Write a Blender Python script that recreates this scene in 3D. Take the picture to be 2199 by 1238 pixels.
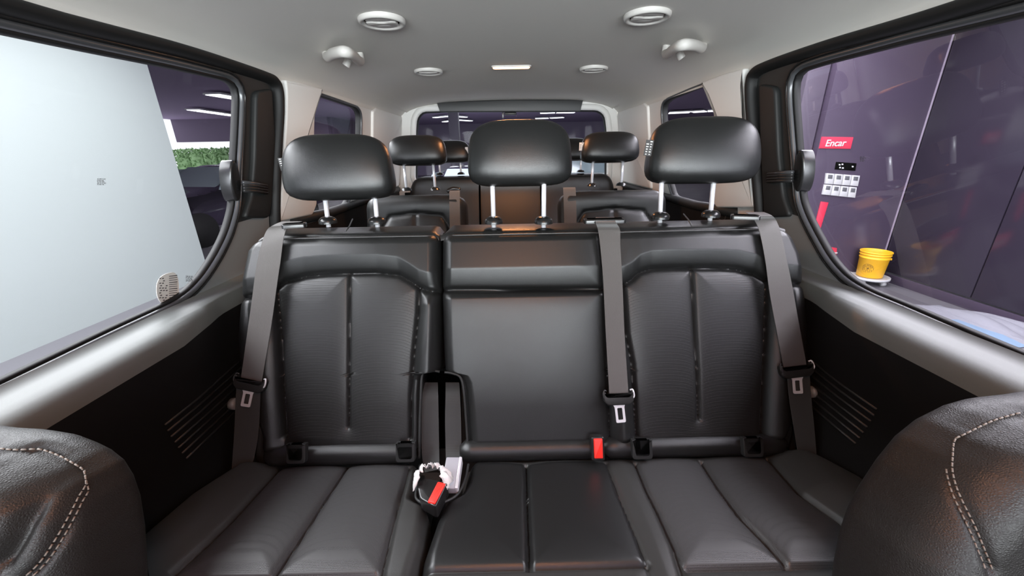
import bpy, bmesh, math, random
import numpy as np
from math import radians, pi, sin, cos, sqrt, atan2
from mathutils import Matrix, Vector
random.seed(4); np.random.seed(4)
SC = bpy.context.scene
for o in list(bpy.data.objects): bpy.data.objects.remove(o)
COL = SC.collection

# ---------------------------------------------------------------- camera
F = 826.0; PITCH = radians(19.55); YAW = radians(-.25); ROLL = radians(-1.1)
CAM = np.array([0, 0, 1.05])
def _Rx(a): c, s = cos(a), sin(a); return np.array([[1, 0, 0], [0, c, -s], [0, s, c]])
def _Rz(a): c, s = cos(a), sin(a); return np.array([[c, -s, 0], [s, c, 0], [0, 0, 1]])
CM = _Rz(YAW) @ _Rx(pi/2 - PITCH) @ _Rz(ROLL)
cd = bpy.data.cameras.new('camera'); cam = bpy.data.objects.new('camera', cd); COL.objects.link(cam)
cd.sensor_width = 36; cd.lens = 36*F/2199; cd.clip_start = .01
m4 = Matrix([list(CM[i]) + [CAM[i]] for i in range(3)] + [[0, 0, 0, 1]]); cam.matrix_world = m4
SC.camera = cam
# ---------------------------------------------------------------- world, light, exposure
SC.view_settings.view_transform = 'Standard'; SC.view_settings.look = 'None'
SC.view_settings.gamma = 1; SC.view_settings.use_curve_mapping = False
SC.view_settings.exposure = 0.85
wd = bpy.data.worlds.new('world'); SC.world = wd; wd.use_nodes = True
bg = wd.node_tree.nodes['Background']; bg.inputs[0].default_value = (.93, .97, 1, 1); bg.inputs[1].default_value = 1.5
def area(name, loc, rot, sx, sy, power, col=(1, 1, 1)):
    l = bpy.data.lights.new(name, 'AREA'); l.shape = 'RECTANGLE'; l.size = sx; l.size_y = sy; l.energy = power; l.color = col
    o = bpy.data.objects.new(name, l); COL.objects.link(o); o.location = loc; o.rotation_euler = rot
    o['label'] = name.replace('_', ' '); o['category'] = 'light'; return o
# the open front of the inspection hall (daylight), the rows of ceiling lamps, and an added far fill
area('hall_door_daylight', (0.5, -6.5, .75), (radians(92), 0, 0), 9, 2.2, 1150, (.90, .97, 1))
area('ceiling_daylight_left', (-2.7, 1.4, 2.9), (0, radians(-14), 0), 2.2, 7, 900, (.95, 1, .97))
area('ceiling_daylight_right', (2.8, 1.4, 2.9), (0, radians(14), 0), 1.6, 7, 640, (.97, .97, 1))
area('ceiling_daylight_rear', (0, 6.5, 2.9), (0, 0, 0), 5, 3, 130, (.97, .98, 1))
area('far_hall_fill', (-2, 20, 2.9), (0, 0, 0), 14, 6, 900, (.97, .98, 1))  # added fill, put in to brighten the dim far end of the hall

# ---------------------------------------------------------------- picture rays -> points at real depth
def ray(x, y): return CM @ np.array([(x - 1099.5)/F, -(y - 619)/F, -1.0])
def atp(x, y, n, k):
    d = ray(x, y); n = np.array(n, float); return CAM + d*((k - n @ CAM)/(n @ d))
def atX(x, y, X): return atp(x, y, (1, 0, 0), X)
def atY(x, y, Y): return atp(x, y, (0, 1, 0), Y)
def atZ(x, y, Z): return atp(x, y, (0, 0, 1), Z)
XC = .02
KW = (.75 - .835)/(1.295 - .715)
def atW(x, y, side): return atp(x, y, (side, 0, -KW), .835 - KW*.715 + side*XC)
def ww(z): return .835 + KW*(z - .715)

# ---------------------------------------------------------------- materials
def mat(name, col, rough=.5, spec=.5, metal=0, bump=None, emit=None, es=0, sheen=0, coat=0, var=0, vscale=8):
    m = bpy.data.materials.new(name); m.use_nodes = True; nt = m.node_tree; b = nt.nodes['Principled BSDF']
    b.inputs['Base Color'].default_value = (*col, 1); b.inputs['Roughness'].default_value = rough
    b.inputs['Specular IOR Level'].default_value = spec; b.inputs['Metallic'].default_value = metal
    if sheen: b.inputs['Sheen Weight'].default_value = sheen
    if coat: b.inputs['Coat Weight'].default_value = coat
    if emit: b.inputs['Emission Color'].default_value = (*emit, 1); b.inputs['Emission Strength'].default_value = es
    tc = nt.nodes.new('ShaderNodeTexCoord')
    if var:
        n = nt.nodes.new('ShaderNodeTexNoise'); n.inputs['Scale'].default_value = vscale; n.inputs['Detail'].default_value = 4
        nt.links.new(tc.outputs['Object'], n.inputs['Vector'])
        r = nt.nodes.new('ShaderNodeMapRange'); r.inputs[3].default_value = max(0.02, rough - var); r.inputs[4].default_value = min(1, rough + var)
        nt.links.new(n.outputs[0], r.inputs[0]); nt.links.new(r.outputs[0], b.inputs['Roughness'])
    if bump:
        kind, sc, st = bump; h = None
        bp = nt.nodes.new('ShaderNodeBump'); bp.inputs['Strength'].default_value = st; bp.inputs['Distance'].default_value = .001
        if kind == 'noise':
            t = nt.nodes.new('ShaderNodeTexNoise'); t.inputs['Scale'].default_value = sc; t.inputs['Detail'].default_value = 3
        elif kind == 'voronoi':
            t = nt.nodes.new('ShaderNodeTexVoronoi'); t.inputs['Scale'].default_value = sc; t.feature = 'DISTANCE_TO_EDGE'
        elif kind == 'perf':
            t = nt.nodes.new('ShaderNodeTexVoronoi'); t.inputs['Scale'].default_value = sc; t.inputs['Randomness'].default_value = 0
        elif kind == 'wave':
            t = nt.nodes.new('ShaderNodeTexWave'); t.inputs['Scale'].default_value = sc; t.bands_direction = 'DIAGONAL'
        nt.links.new(tc.outputs['Object'], t.inputs['Vector'])
        out = t.outputs['Distance'] if kind in ('voronoi', 'perf') else t.outputs[0]
        if kind == 'perf':
            r2 = nt.nodes.new('ShaderNodeMapRange'); r2.inputs[1].default_value = .12; r2.inputs[2].default_value = .3
            nt.links.new(out, r2.inputs[0]); out = r2.outputs[0]
            mx = nt.nodes.new('ShaderNodeMix'); mx.data_type = 'RGBA'
            mx.inputs[6].default_value = (.004, .004, .004, 1); mx.inputs[7].default_value = (*col, 1)
            nt.links.new(out, mx.inputs[0]); nt.links.new(mx.outputs[2], b.inputs['Base Color'])
        nt.links.new(out, bp.inputs['Height']); nt.links.new(bp.outputs[0], b.inputs['Normal'])
    return m
def glassmat(name, tint, gloss=.12):
    m = bpy.data.materials.new(name); m.use_nodes = True; nt = m.node_tree
    for n in list(nt.nodes): nt.nodes.remove(n)
    o = nt.nodes.new('ShaderNodeOutputMaterial'); t = nt.nodes.new('ShaderNodeBsdfTransparent'); t.inputs[0].default_value = (*tint, 1)
    g = nt.nodes.new('ShaderNodeBsdfGlossy'); g.inputs['Roughness'].default_value = .01; g.inputs[0].default_value = (1, 1, 1, 1)
    f = nt.nodes.new('ShaderNodeFresnel'); f.inputs[0].default_value = 1.45
    mu = nt.nodes.new('ShaderNodeMath'); mu.operation = 'MULTIPLY'; mu.inputs[1].default_value = gloss*1.2
    mx = nt.nodes.new('ShaderNodeMixShader')
    nt.links.new(f.outputs[0], mu.inputs[0]); nt.links.new(mu.outputs[0], mx.inputs[0]); nt.links.new(t.outputs[0], mx.inputs[1]); nt.links.new(g.outputs[0], mx.inputs[2]); nt.links.new(mx.outputs[0], o.inputs[0])
    return m
M = {}
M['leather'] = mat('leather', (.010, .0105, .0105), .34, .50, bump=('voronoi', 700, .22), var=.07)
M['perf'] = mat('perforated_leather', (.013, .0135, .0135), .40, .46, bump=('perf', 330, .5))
M['leather_top'] = mat('leather_top', (.010, .0105, .0105), .34, .50, bump=('voronoi', 700, .2))
M['perf_seat_lit'] = mat('lit_perforated_leather', (.042, .043, .044), .42, .55, bump=('perf', 330, .5))  # perforated leather with the light on the cushions painted into its colour
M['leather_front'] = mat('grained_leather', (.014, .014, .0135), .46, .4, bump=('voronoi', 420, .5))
M['leather_seat_lit'] = mat('lit_bolster_leather', (.030, .031, .030), .38, .45, bump=('voronoi', 700, .2), var=.06)  # leather colour raised to stand in for light falling on the bolsters
M['thread'] = mat('thread', (.16, .14, .12), .6)
M['piping'] = mat('piping', (.05, .05, .05), .35)
M['plastic'] = mat('dark_plastic', (.016, .016, .016), .45, .45, bump=('noise', 900, .12))
M['gloss_plastic'] = mat('gloss_plastic', (.012, .012, .012), .25, .5)
M['trim_grey'] = mat('grey_trim_plastic', (.20, .21, .21), .40, .5, bump=('noise', 1100, .1))
M['sill'] = mat('lit_sill_plastic', (.15, .165, .158), .50, .5, bump=('noise', 1100, .1))  # same plastic as the door panel, window light put into the paler colour
M['trim_dark'] = mat('dark_trim_plastic', (.014, .015, .015), .55, .4, bump=('noise', 900, .12))
M['trim_mid'] = mat('mid_trim_plastic', (.026, .028, .028), .5, .4, bump=('noise', 900, .12))
M['panel_dark'] = mat('door_panel_plastic', (.006, .006, .006), .6, .3, bump=('noise', 900, .12))
M['rubber'] = mat('rubber', (.008, .008, .008), .6, .35)
M['seal'] = mat('window_seal', (.05, .052, .055), .28, .6)
M['beige'] = mat('light_pillar_plastic', (.74, .735, .71), .5, .4, bump=('noise', 900, .08))
M['headliner'] = mat('headliner_cloth', (.66, .64, .60), .95, .1, bump=('noise', 1300, .3))
M['vent'] = mat('vent_plastic', (.55, .53, .50), .45, .4)
M['chrome'] = mat('chrome', (.90, .90, .94), .28, .8, .35, coat=.5)
M['steel'] = mat('steel_tongue', (.70, .70, .73), .30, .6, .35)
M['webbing'] = mat('webbing', (.075, .07, .066), .6, .3, sheen=.3, bump=('wave', 260, .35))
M['webdark'] = mat('dark_webbing', (.035, .037, .037), .6, .3, sheen=.2, bump=('wave', 260, .3))
M['red'] = mat('red_button', (.85, .03, .02), .4, .5)
M['buckle_grey'] = mat('buckle_grey', (.30, .30, .33), .4, .5)
M['wrap'] = mat('plastic_wrap', (.65, .64, .63), .25, .6)
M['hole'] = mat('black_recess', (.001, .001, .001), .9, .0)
M['lens'] = mat('lamp_lens', (1, .9, .8), .4, emit=(1, .50, .20), es=2.8)
M['carpet'] = mat('carpet', (.01, .01, .01), .95, .1, bump=('noise', 600, .5))
M['paper'] = mat('label_paper', (.75, .74, .70), .6)
M['ink'] = mat('label_ink', (.08, .08, .08), .6)
M['tagblack'] = mat('tag_black', (.02, .02, .02), .6)
M['glass'] = glassmat('tinted_glass', (.46, .45, .48), .10)
M['clear_film'] = glassmat('clear_film', (.97, .97, .97), .0)
M['glass_rear'] = glassmat('rear_glass', (.50, .52, .56), .10)
# hall
M['white_wall'] = mat('white_wall_paint', (.305, .338, .328), .6, .3)
M['hall_floor'] = mat('hall_floor', (.13, .125, .138), .35, .5, var=.1, vscale=2)
M['purple_wall'] = mat('purple_wall', (.060, .044, .072), .5, .4)
M['purple_far'] = mat('purple_far_wall', (.17, .135, .20), .6, .3)
M['purple_gloss'] = mat('purple_gloss_panel', (.030, .024, .037), .13, .5, var=.05, vscale=1.5)
M['purple_lite'] = mat('pale_purple_trim', (.30, .25, .32), .5)
M['hall_ceiling'] = mat('hall_ceiling', (.42, .34, .50), .9, .1)
M['tube'] = mat('light_tube', (1, 1, 1), .5, emit=(.92, .96, 1), es=3.2)
M['sign_red'] = mat('sign_red', (.62, .035, .075), .5)
M['white'] = mat('white_plastic', (.55, .55, .55), .4)
M['screen'] = mat('grey_screen', (.12, .12, .13), .3)
M['yellow'] = mat('yellow_pail', (.95, .50, .02), .4, .5)
M['brown_ink'] = mat('brown_ink', (.05, .025, .01), .6)
M['cloth_white'] = mat('white_sheet', (.22, .22, .25), .8)
M['blue_sheet'] = mat('pale_blue_sheet', (.18, .26, .36), .6)
M['car_dark'] = mat('dark_car_paint', (.03, .025, .04), .15, .6, coat=.6)
M['car_white'] = mat('pale_car_paint', (.62, .66, .66), .25, .5, coat=.5)
M['car_glass'] = mat('car_window', (.25, .30, .32), .08, .6)
M['tyre'] = mat('tyre', (.01, .01, .01), .8)
M['leaf'] = mat('leaf', (.26, .42, .20), .6, .3, bump=('noise', 12, .8))
M['blue'] = mat('blue_panel', (.05, .10, .25), .5)
M['column'] = mat('column_paint', (.075, .06, .085), .6)

# ---------------------------------------------------------------- object helpers
ORG = {}
def org(o): return ORG.get(o.name, np.zeros(3)) if o is not None else np.zeros(3)
def mesh(name, V, Fc, m, parent=None, smooth=True, mats=None, idx=None):
    V = np.asarray(V, float).reshape(-1, 3) - org(parent)
    me = bpy.data.meshes.new(name); me.from_pydata([tuple(v) for v in V], [], [tuple(int(i) for i in f) for f in Fc]); me.update()
    for x in (mats or [m]): me.materials.append(M[x] if isinstance(x, str) else x)
    if idx is not None: me.polygons.foreach_set('material_index', np.asarray(idx, np.int32))
    if smooth: me.polygons.foreach_set('use_smooth', [True]*len(me.polygons))
    o = bpy.data.objects.new(name, me); COL.objects.link(o)
    if parent is not None: o.parent = parent; ORG[o.name] = org(parent)
    return o
def bmobj(name, bm, m, parent=None, smooth=False, sharp=35):
    if parent is not None:
        bmesh.ops.translate(bm, vec=Vector(-org(parent)), verts=bm.verts)
    bmesh.ops.recalc_face_normals(bm, faces=bm.faces)
    me = bpy.data.meshes.new(name); 
    if smooth:
        for f in bm.faces: f.smooth = True
        for e in bm.edges:
            if len(e.link_faces) == 2 and e.calc_face_angle(0) > radians(sharp): e.smooth = False
    bm.to_mesh(me); bm.free(); me.materials.append(M[m] if isinstance(m, str) else m)
    o = bpy.data.objects.new(name, me); COL.objects.link(o)
    if parent is not None: o.parent = parent; ORG[o.name] = org(parent)
    return o
def tag(o, label=None, cat=None, group=None, kind=None):
    if label: o['label'] = label
    if cat: o['category'] = cat
    if group: o['group'] = group
    if kind: o['kind'] = kind
    return o
def thing(name, loc, label, cat, group=None):
    o = bpy.data.objects.new(name, None); COL.objects.link(o); o.location = loc; o.empty_display_size = .05
    ORG[o.name] = np.array(loc, float); return tag(o, label, cat, group)
def struct(o): o['kind'] = 'structure'; return o
def sempty(name, loc=(0, 0, 0)):
    o = bpy.data.objects.new(name, None); COL.objects.link(o); o.location = loc; ORG[o.name] = np.array(loc, float); o['kind'] = 'structure'; return o
def copy_tree(o, parent=None, loc=None):
    c = o.copy(); COL.objects.link(c)
    if parent is not None: c.parent = parent
    if loc is not None: c.location = loc
    ORG[c.name] = np.array(loc, float) if loc is not None else (org(parent))
    for ch in [x for x in COL.objects if x.parent == o]: copy_tree(ch, c)
    return c
def bbox_bm(bm, c, s, bev=0, R=None, seg=2):
    r = bmesh.ops.create_cube(bm, size=1); vs = r['verts']
    bmesh.ops.scale(bm, vec=Vector(s), verts=vs)
    if bev > 0:
        es = list({e for v in vs for e in v.link_edges})
        rr = bmesh.ops.bevel(bm, geom=es, offset=bev, segments=seg, profile=.6, affect='EDGES'); 
        vs = list({v for v in rr['verts']} | {v for v in vs if v.is_valid})
    T = Matrix.Translation(Vector(c)) @ (R.to_4x4() if R is not None else Matrix.Identity(4))
    bmesh.ops.transform(bm, matrix=T, verts=vs); return vs
def box(name, c, s, m, parent=None, bev=.003, R=None, seg=2):
    bm = bmesh.new(); bbox_bm(bm, c, s, min(bev, min(s)*.45), R, seg); return bmobj(name, bm, m, parent, smooth=bev > 0)
def frameR(x, n):  # rotation whose local X ~ x, local Y ~ n
    x = Vector(x).normalized(); n = Vector(n); n = (n - x*n.dot(x)).normalized(); z = x.cross(n)
    return Matrix([[x[i], n[i], z[i]] for i in range(3)])
def tubeV(path, r, n=8, closed=False, flat=None):
    P = np.asarray(path, float); N = len(P); V = []; Fc = []
    r = np.broadcast_to(np.asarray(r, float), (N,))
    up = np.array([0, 0, 1.])
    prev = None
    for i in range(N):
        t = (P[(i+1) % N] - P[i-1]) if closed else (P[min(i+1, N-1)] - P[max(i-1, 0)])
        t = t/(np.linalg.norm(t) + 1e-12)
        if prev is None:
            a = np.cross(t, up)
            if np.linalg.norm(a) < .2: a = np.cross(t, [1, 0, 0])
        else: a = prev - t*(prev @ t)
        a /= np.linalg.norm(a); b = np.cross(t, a); prev = a
        for k in range(n):
            th = 2*pi*k/n; V.append(P[i] + r[i]*(a*cos(th) + b*sin(th)))
    for i in range(N if closed else N-1):
        for k in range(n):
            a0 = i*n + k; a1 = i*n + (k+1) % n; j = (i+1) % N
            Fc.append((a0, a1, j*n + (k+1) % n, j*n + k))
    if not closed: Fc.append(tuple(range(n))[::-1]); Fc.append(tuple(range((N-1)*n, N*n)))
    return V, Fc
def tube(name, path, r, m, parent=None, n=8, closed=False):
    V, Fc = tubeV(path, r, n, closed); return mesh(name, V, Fc, m, parent)
def merge(parts):
    V = []; Fc = []
    for v, f in parts:
        o = len(V); V += list(v); Fc += [tuple(i + o for i in q) for q in f]
    return V, Fc
def smooth_path(P, n=8, closed=False):
    P = [np.array(p, float) for p in P]; N = len(P); out = []
    for i in range(N if closed else N-1):
        if closed: p0, p1, p2, p3 = P[i-1], P[i], P[(i+1) % N], P[(i+2) % N]
        else: p0, p1, p2, p3 = P[max(i-1, 0)], P[i], P[i+1], P[min(i+2, N-1)]
        for k in range(n):
            t = k/n; out.append(.5*((2*p1) + (-p0+p2)*t + (2*p0-5*p1+4*p2-p3)*t*t + (-p0+3*p1-3*p2+p3)*t**3))
    if not closed: out.append(P[-1])
    return out
def chaikin(P, it=2, closed=True):
    P = [np.array(p, float) for p in P]
    for _ in range(it):
        Q = []
        for i in range(len(P) if closed else len(P)-1):
            a, b = P[i], P[(i+1) % len(P)]; Q += [a*.75 + b*.25, a*.25 + b*.75]
        if not closed: Q = [P[0]] + Q + [P[-1]]
        P = Q
    return P
def roundpoly(P, r, n=5):  # 2D polygon with rounded corners; r scalar or list
    P = [np.array(p, float) for p in P]; N = len(P); out = []
    rs = r if hasattr(r, '__len__') else [r]*N
    for i in range(N):
        a = P[i-1]-P[i]; b = P[(i+1) % N]-P[i]; la, lb = np.linalg.norm(a), np.linalg.norm(b)
        d = min(rs[i], la*.45, lb*.45)
        if d < 1e-6: out.append(P[i]); continue
        p0 = P[i]+a/la*d; p2 = P[i]+b/lb*d
        for k in range(n+1):
            t = k/n; out.append((1-t)**2*p0 + 2*t*(1-t)*P[i] + t*t*p2)
    return out
def resample(P, n):
    P = np.array(list(P) + [P[0]]); d = np.r_[0, np.cumsum(np.linalg.norm(np.diff(P, axis=0), axis=1))]
    t = np.linspace(0, d[-1], n+1)[:-1]; return np.array([np.interp(t, d, P[:, k]) for k in range(P.shape[1])]).T
def offset2(P, d):  # outward offset of closed 2D loop
    P = np.asarray(P); T = np.roll(P, -1, 0) - np.roll(P, 1, 0); Nn = np.stack([T[:, 1], -T[:, 0]], 1); Nn /= np.linalg.norm(Nn, axis=1)[:, None] + 1e-12
    A = .5*np.sum(P[:, 0]*np.roll(P[:, 1], -1) - np.roll(P[:, 0], -1)*P[:, 1])
    if A < 0: Nn = -Nn
    return P + Nn*d
def loftloops(name, loops3, m, parent=None, closed=True, cap=False):
    n = len(loops3[0]); V = [p for L in loops3 for p in L]; Fc = []
    for i in range(len(loops3)-1):
        for k in range(n if closed else n-1):
            Fc.append((i*n+k, i*n+(k+1) % n, (i+1)*n+(k+1) % n, (i+1)*n+k))
    if cap: Fc.append(tuple(range(n))); Fc.append(tuple(range((len(loops3)-1)*n, len(loops3)*n))[::-1])
    return mesh(name, V, Fc, m, parent)
def fillpoly(name, loops2, fn, m, parent=None):
    bm = bmesh.new(); es = []
    for L in loops2:
        vs = [bm.verts.new((p[0], p[1], 0)) for p in L]
        for i in range(len(vs)): es.append(bm.edges.new((vs[i], vs[(i+1) % len(vs)])))
    bmesh.ops.triangle_fill(bm, use_beauty=True, use_dissolve=False, edges=es)
    V = [fn(v.co.x, v.co.y) for v in bm.verts]; bm.verts.index_update()
    Fc = [[v.index for v in f.verts] for f in bm.faces]; bm.free()
    return mesh(name, V, Fc, m, parent, smooth=False)
def slab(name, L2, fn, h0, h1, m, parent=None, bev=.004, seg=3):  # solid plate from a 2D outline: fn(a,b,h)
    L2 = [np.array(p) for p in L2]; n = len(L2); P = np.array(L2)
    loops = []
    loops.append([fn(a, b, h0) for a, b in P])
    for k in range(seg+1):
        t = k/seg*pi/2; q = offset2(P, -bev*(1-cos(t))); loops.append([fn(a, b, h1 - bev + bev*sin(t)) for a, b in q])
    V = [p for L in loops for p in L]; Fc = []
    for i in range(len(loops)-1):
        for k in range(n): Fc.append((i*n+k, i*n+(k+1) % n, (i+1)*n+(k+1) % n, (i+1)*n+k))
    bm = bmesh.new(); vs = [bm.verts.new(Vector(p)) for p in V]
    for f in Fc: bm.faces.new([vs[i] for i in f])
    bm.faces.new(vs[:n]); bm.faces.new(vs[-n:][::-1])
    return bmobj(name, bm, m, parent, smooth=True, sharp=40)
def lathe(name, prof, m, parent=None, n=32, c=(0, 0, 0), R=None, PS=1):
    prof = [(a*PS, b*PS) for a, b in prof]
    V = []; Fc = []; k = len(prof)
    for i in range(n):
        a = 2*pi*i/n
        for r, z in prof:
            p = Vector((r*cos(a), r*sin(a), z)); p = (R @ p) if R is not None else p; V.append(np.array(p) + np.array(c))
    for i in range(n):
        for j in range(k-1): Fc.append((i*k+j, ((i+1) % n)*k+j, ((i+1) % n)*k+j+1, i*k+j+1))
    return mesh(name, V, Fc, m, parent)

# ---------------------------------------------------------------- upholstery pads: grid surfaces with sewn seams
class Sheet:
    def __init__(s, o, d, n): s.o = np.array(o, float); s.d = np.array(d, float)/np.linalg.norm(d); s.n = np.array(n, float)/np.linalg.norm(n)
    def px(s, x, y, h=0):
        P = atp(x, y, s.n, s.n @ s.o + h); return (P[0], (P - s.o) @ s.d)
    def w(s, x, t, h): return np.array([x, 0, 0])*1.0 + np.array([0, s.o[1], s.o[2]]) + s.d*t + s.n*h
def polydist(X, S, poly):
    D = np.full(X.shape, 9.)
    for (x0, s0), (x1, s1) in zip(poly[:-1], poly[1:]):
        dx, ds = x1-x0, s1-s0; L = dx*dx+ds*ds+1e-12
        t = np.clip(((X-x0)*dx + (S-s0)*ds)/L, 0, 1); D = np.minimum(D, np.hypot(X-x0-t*dx, S-s0-t*ds))
    return D
def inpoly(X, S, poly):
    r = np.zeros(X.shape, bool); n = len(poly)
    for i in range(n):
        x0, y0 = poly[i]; x1, y1 = poly[(i+1) % n]
        if y0 == y1: continue
        c = ((y0 > S) != (y1 > S)) & (X < (x1-x0)*(S-y0)/(y1-y0)+x0); r ^= c
    return r
def pad(name, root, sh, s0, s1, xl, xr, seams, m='leather', nu=150, nv=150, R=.025, T=.09, puff=.008, pw=.03,
        base=None, regions=(), capmat=None, Rx_=None, RB=.02, dry=False):
    xl = sorted([(b, a) for a, b in xl]); xr = sorted([(b, a) for a, b in xr])
    lin = np.linspace(0, 1, nv); v = .7*lin + .3*(.5-.5*np.cos(pi*lin)); lin = np.linspace(0, 1, nu); u = .7*lin + .3*(.5-.5*np.cos(pi*lin))
    s = s0 + (s1-s0)*v
    XL = np.interp(s, [a for a, b in xl], [b for a, b in xl]); XR = np.interp(s, [a for a, b in xr], [b for a, b in xr])
    X = XL[:, None] + (XR-XL)[:, None]*u[None]; S = np.repeat(s[:, None], nu, 1)
    rx = Rx_ or R
    ax = np.clip(1-np.minimum(X-XL[:, None], XR[:, None]-X)/rx, 0, 1); as_ = np.clip(1-np.minimum(S-s0, s1-S)/R, 0, 1)
    q = np.clip(np.hypot(ax, as_), 0, 1); H = -R*(1-np.sqrt(np.maximum(0, 1-q*q)))
    D = np.full(X.shape, 9.)
    for sm in seams:
        d = polydist(X, S, sm[0]); D = np.minimum(D, d); g, w = sm[1], sm[2]; H = H - g*np.exp(-(d/w)**2)
    if seams: H = H + puff*(1-np.exp(-D/pw))*np.clip(1-q, 0, 1)**.4
    if base is not None: H = H + base(X, S)*np.clip(1.0-q, 0, 1)**.5
    P = np.zeros((nv, nu, 3)); P[..., 0] = X; P[..., 1] = sh.o[1] + sh.d[1]*S + sh.n[1]*H; P[..., 2] = sh.o[2] + sh.d[2]*S + sh.n[2]*H
    if dry: return X, S, P
    V = P.reshape(-1, 3); idx = np.arange(nv*nu).reshape(nv, nu)
    a = idx[:-1, :-1].ravel(); b = idx[:-1, 1:].ravel(); c = idx[1:, 1:].ravel(); d = idx[1:, :-1].ravel()
    Fc = np.stack([a, b, c, d], 1)
    Xc = (X[:-1, :-1]+X[1:, 1:]).ravel()/2; Sc = (S[:-1, :-1]+S[1:, 1:]).ravel()/2
    reg = np.full(len(Fc), -1)
    for k, (nm, poly, mm) in enumerate(regions): reg[inpoly(Xc, Sc, poly)] = k
    # main body with skirt and back
    ring = list(idx[0, :]) + list(idx[1:, -1]) + list(idx[-1, -2::-1]) + list(idx[-2:0:-1, 0])
    r2 = np.stack([X.ravel()[ring], S.ravel()[ring]], 1); n = len(ring); hb = (V[ring] - sh.o) @ sh.n
    rings = []; K = 5
    for k in range(K+1):
        t = k/K*pi/2; q2 = offset2(r2, -RB*(1-cos(t))); hh = -T + RB*(1-sin(t)) if True else 0
        hk = np.minimum(hb, -(T-RB)) if k == 0 else np.full(n, -(T-RB) - RB*sin(t))
        rings.append(np.stack([q2[:, 0], sh.o[1]+sh.d[1]*q2[:, 1]+sh.n[1]*hk, sh.o[2]+sh.d[2]*q2[:, 1]+sh.n[2]*hk], 1))
    V2 = np.vstack([V] + rings); off = len(V)
    main = [tuple(f) for f in Fc[reg == -1]]
    prev = list(ring)
    for k in range(K+1):
        cur = [off + k*n + i for i in range(n)]
        main += [(prev[i], cur[i], cur[(i+1) % n], prev[(i+1) % n]) for i in range(n)]; prev = cur
    main.append(tuple(prev))
    def sub(nm, faces, mm, par):
        used = sorted({i for f in faces for i in f}); mp = {u_: k for k, u_ in enumerate(used)}
        return mesh(nm, V2[used], [tuple(mp[i] for i in f) for f in faces], mm, par)
    o = sub(name, main, m, root)
    outs = [o]
    for k, (nm, poly, mm) in enumerate(regions):
        fs = [tuple(f) for f in Fc[reg == k]]
        if fs: outs.append(sub(nm, fs, mm, root))
    def surf(x, t, extra=0):
        j = int(np.clip(np.searchsorted(s, t), 0, nv-1)); i = int(np.clip(np.searchsorted(X[j], x), 0, nu-1)); return P[j, i] + sh.n*extra
    o_surf[name + root.name] = surf
    return o, surf
o_surf = {}
def surfline(surf, poly, extra=0, step=.008):
    pts = []
    for (x0, s0), (x1, s1) in zip(poly[:-1], poly[1:]):
        n = max(1, int(math.hypot(x1-x0, s1-s0)/step))
        for k in range(n): pts.append((x0+(x1-x0)*k/n, s0+(s1-s0)*k/n))
    pts.append(poly[-1]); P = [surf(x, t, extra) for x, t in pts]
    P = np.array(P)
    for _ in range(3):
        Q = P.copy(); Q[1:-1] = (P[:-2]+2*P[1:-1]+P[2:])/4; P = Q
    return P

# ================================================================ VAN SHELL
Y0, Y1 = -.42, 2.92
def WF(side): return lambda a, b, h=0: np.array([XC + side*(ww(b)-h), a, b])
glassL = [(0, 67), (200, 110), (392, 149), (500, 174), (517, 186), (521, 205), (518, 283), (514, 347), (511, 444), (495, 500), (470, 550), (440, 595), (410, 625), (378, 646), (254, 703), (0, 826)]
glassR = [(2199, 32), (1944, 91), (1758, 139), (1714, 153), (1698, 166), (1695, 190), (1696, 222), (1704, 323), (1712, 428), (1724, 461), (1742, 497), (1774, 554), (1810, 594), (1858, 622), (1923, 648), (2004, 683), (2199, 766)]
outL = [(32, 0), (242, 55), (404, 97), (566, 152), (590, 163), (602, 190), (604, 242), (598, 323), (594, 444)]
outR = [(2061, 0), (1904, 48), (1783, 83), (1660, 125), (1616, 145), (1606, 182), (1609, 242), (1617, 323), (1627, 444)]
REAR = {}
def loft_ring(name, G, fn, prof, m, parent):
    return loftloops(name, [[fn(a, b, h) for a, b in offset2(G, o)] for o, h in prof], m, parent)
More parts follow.
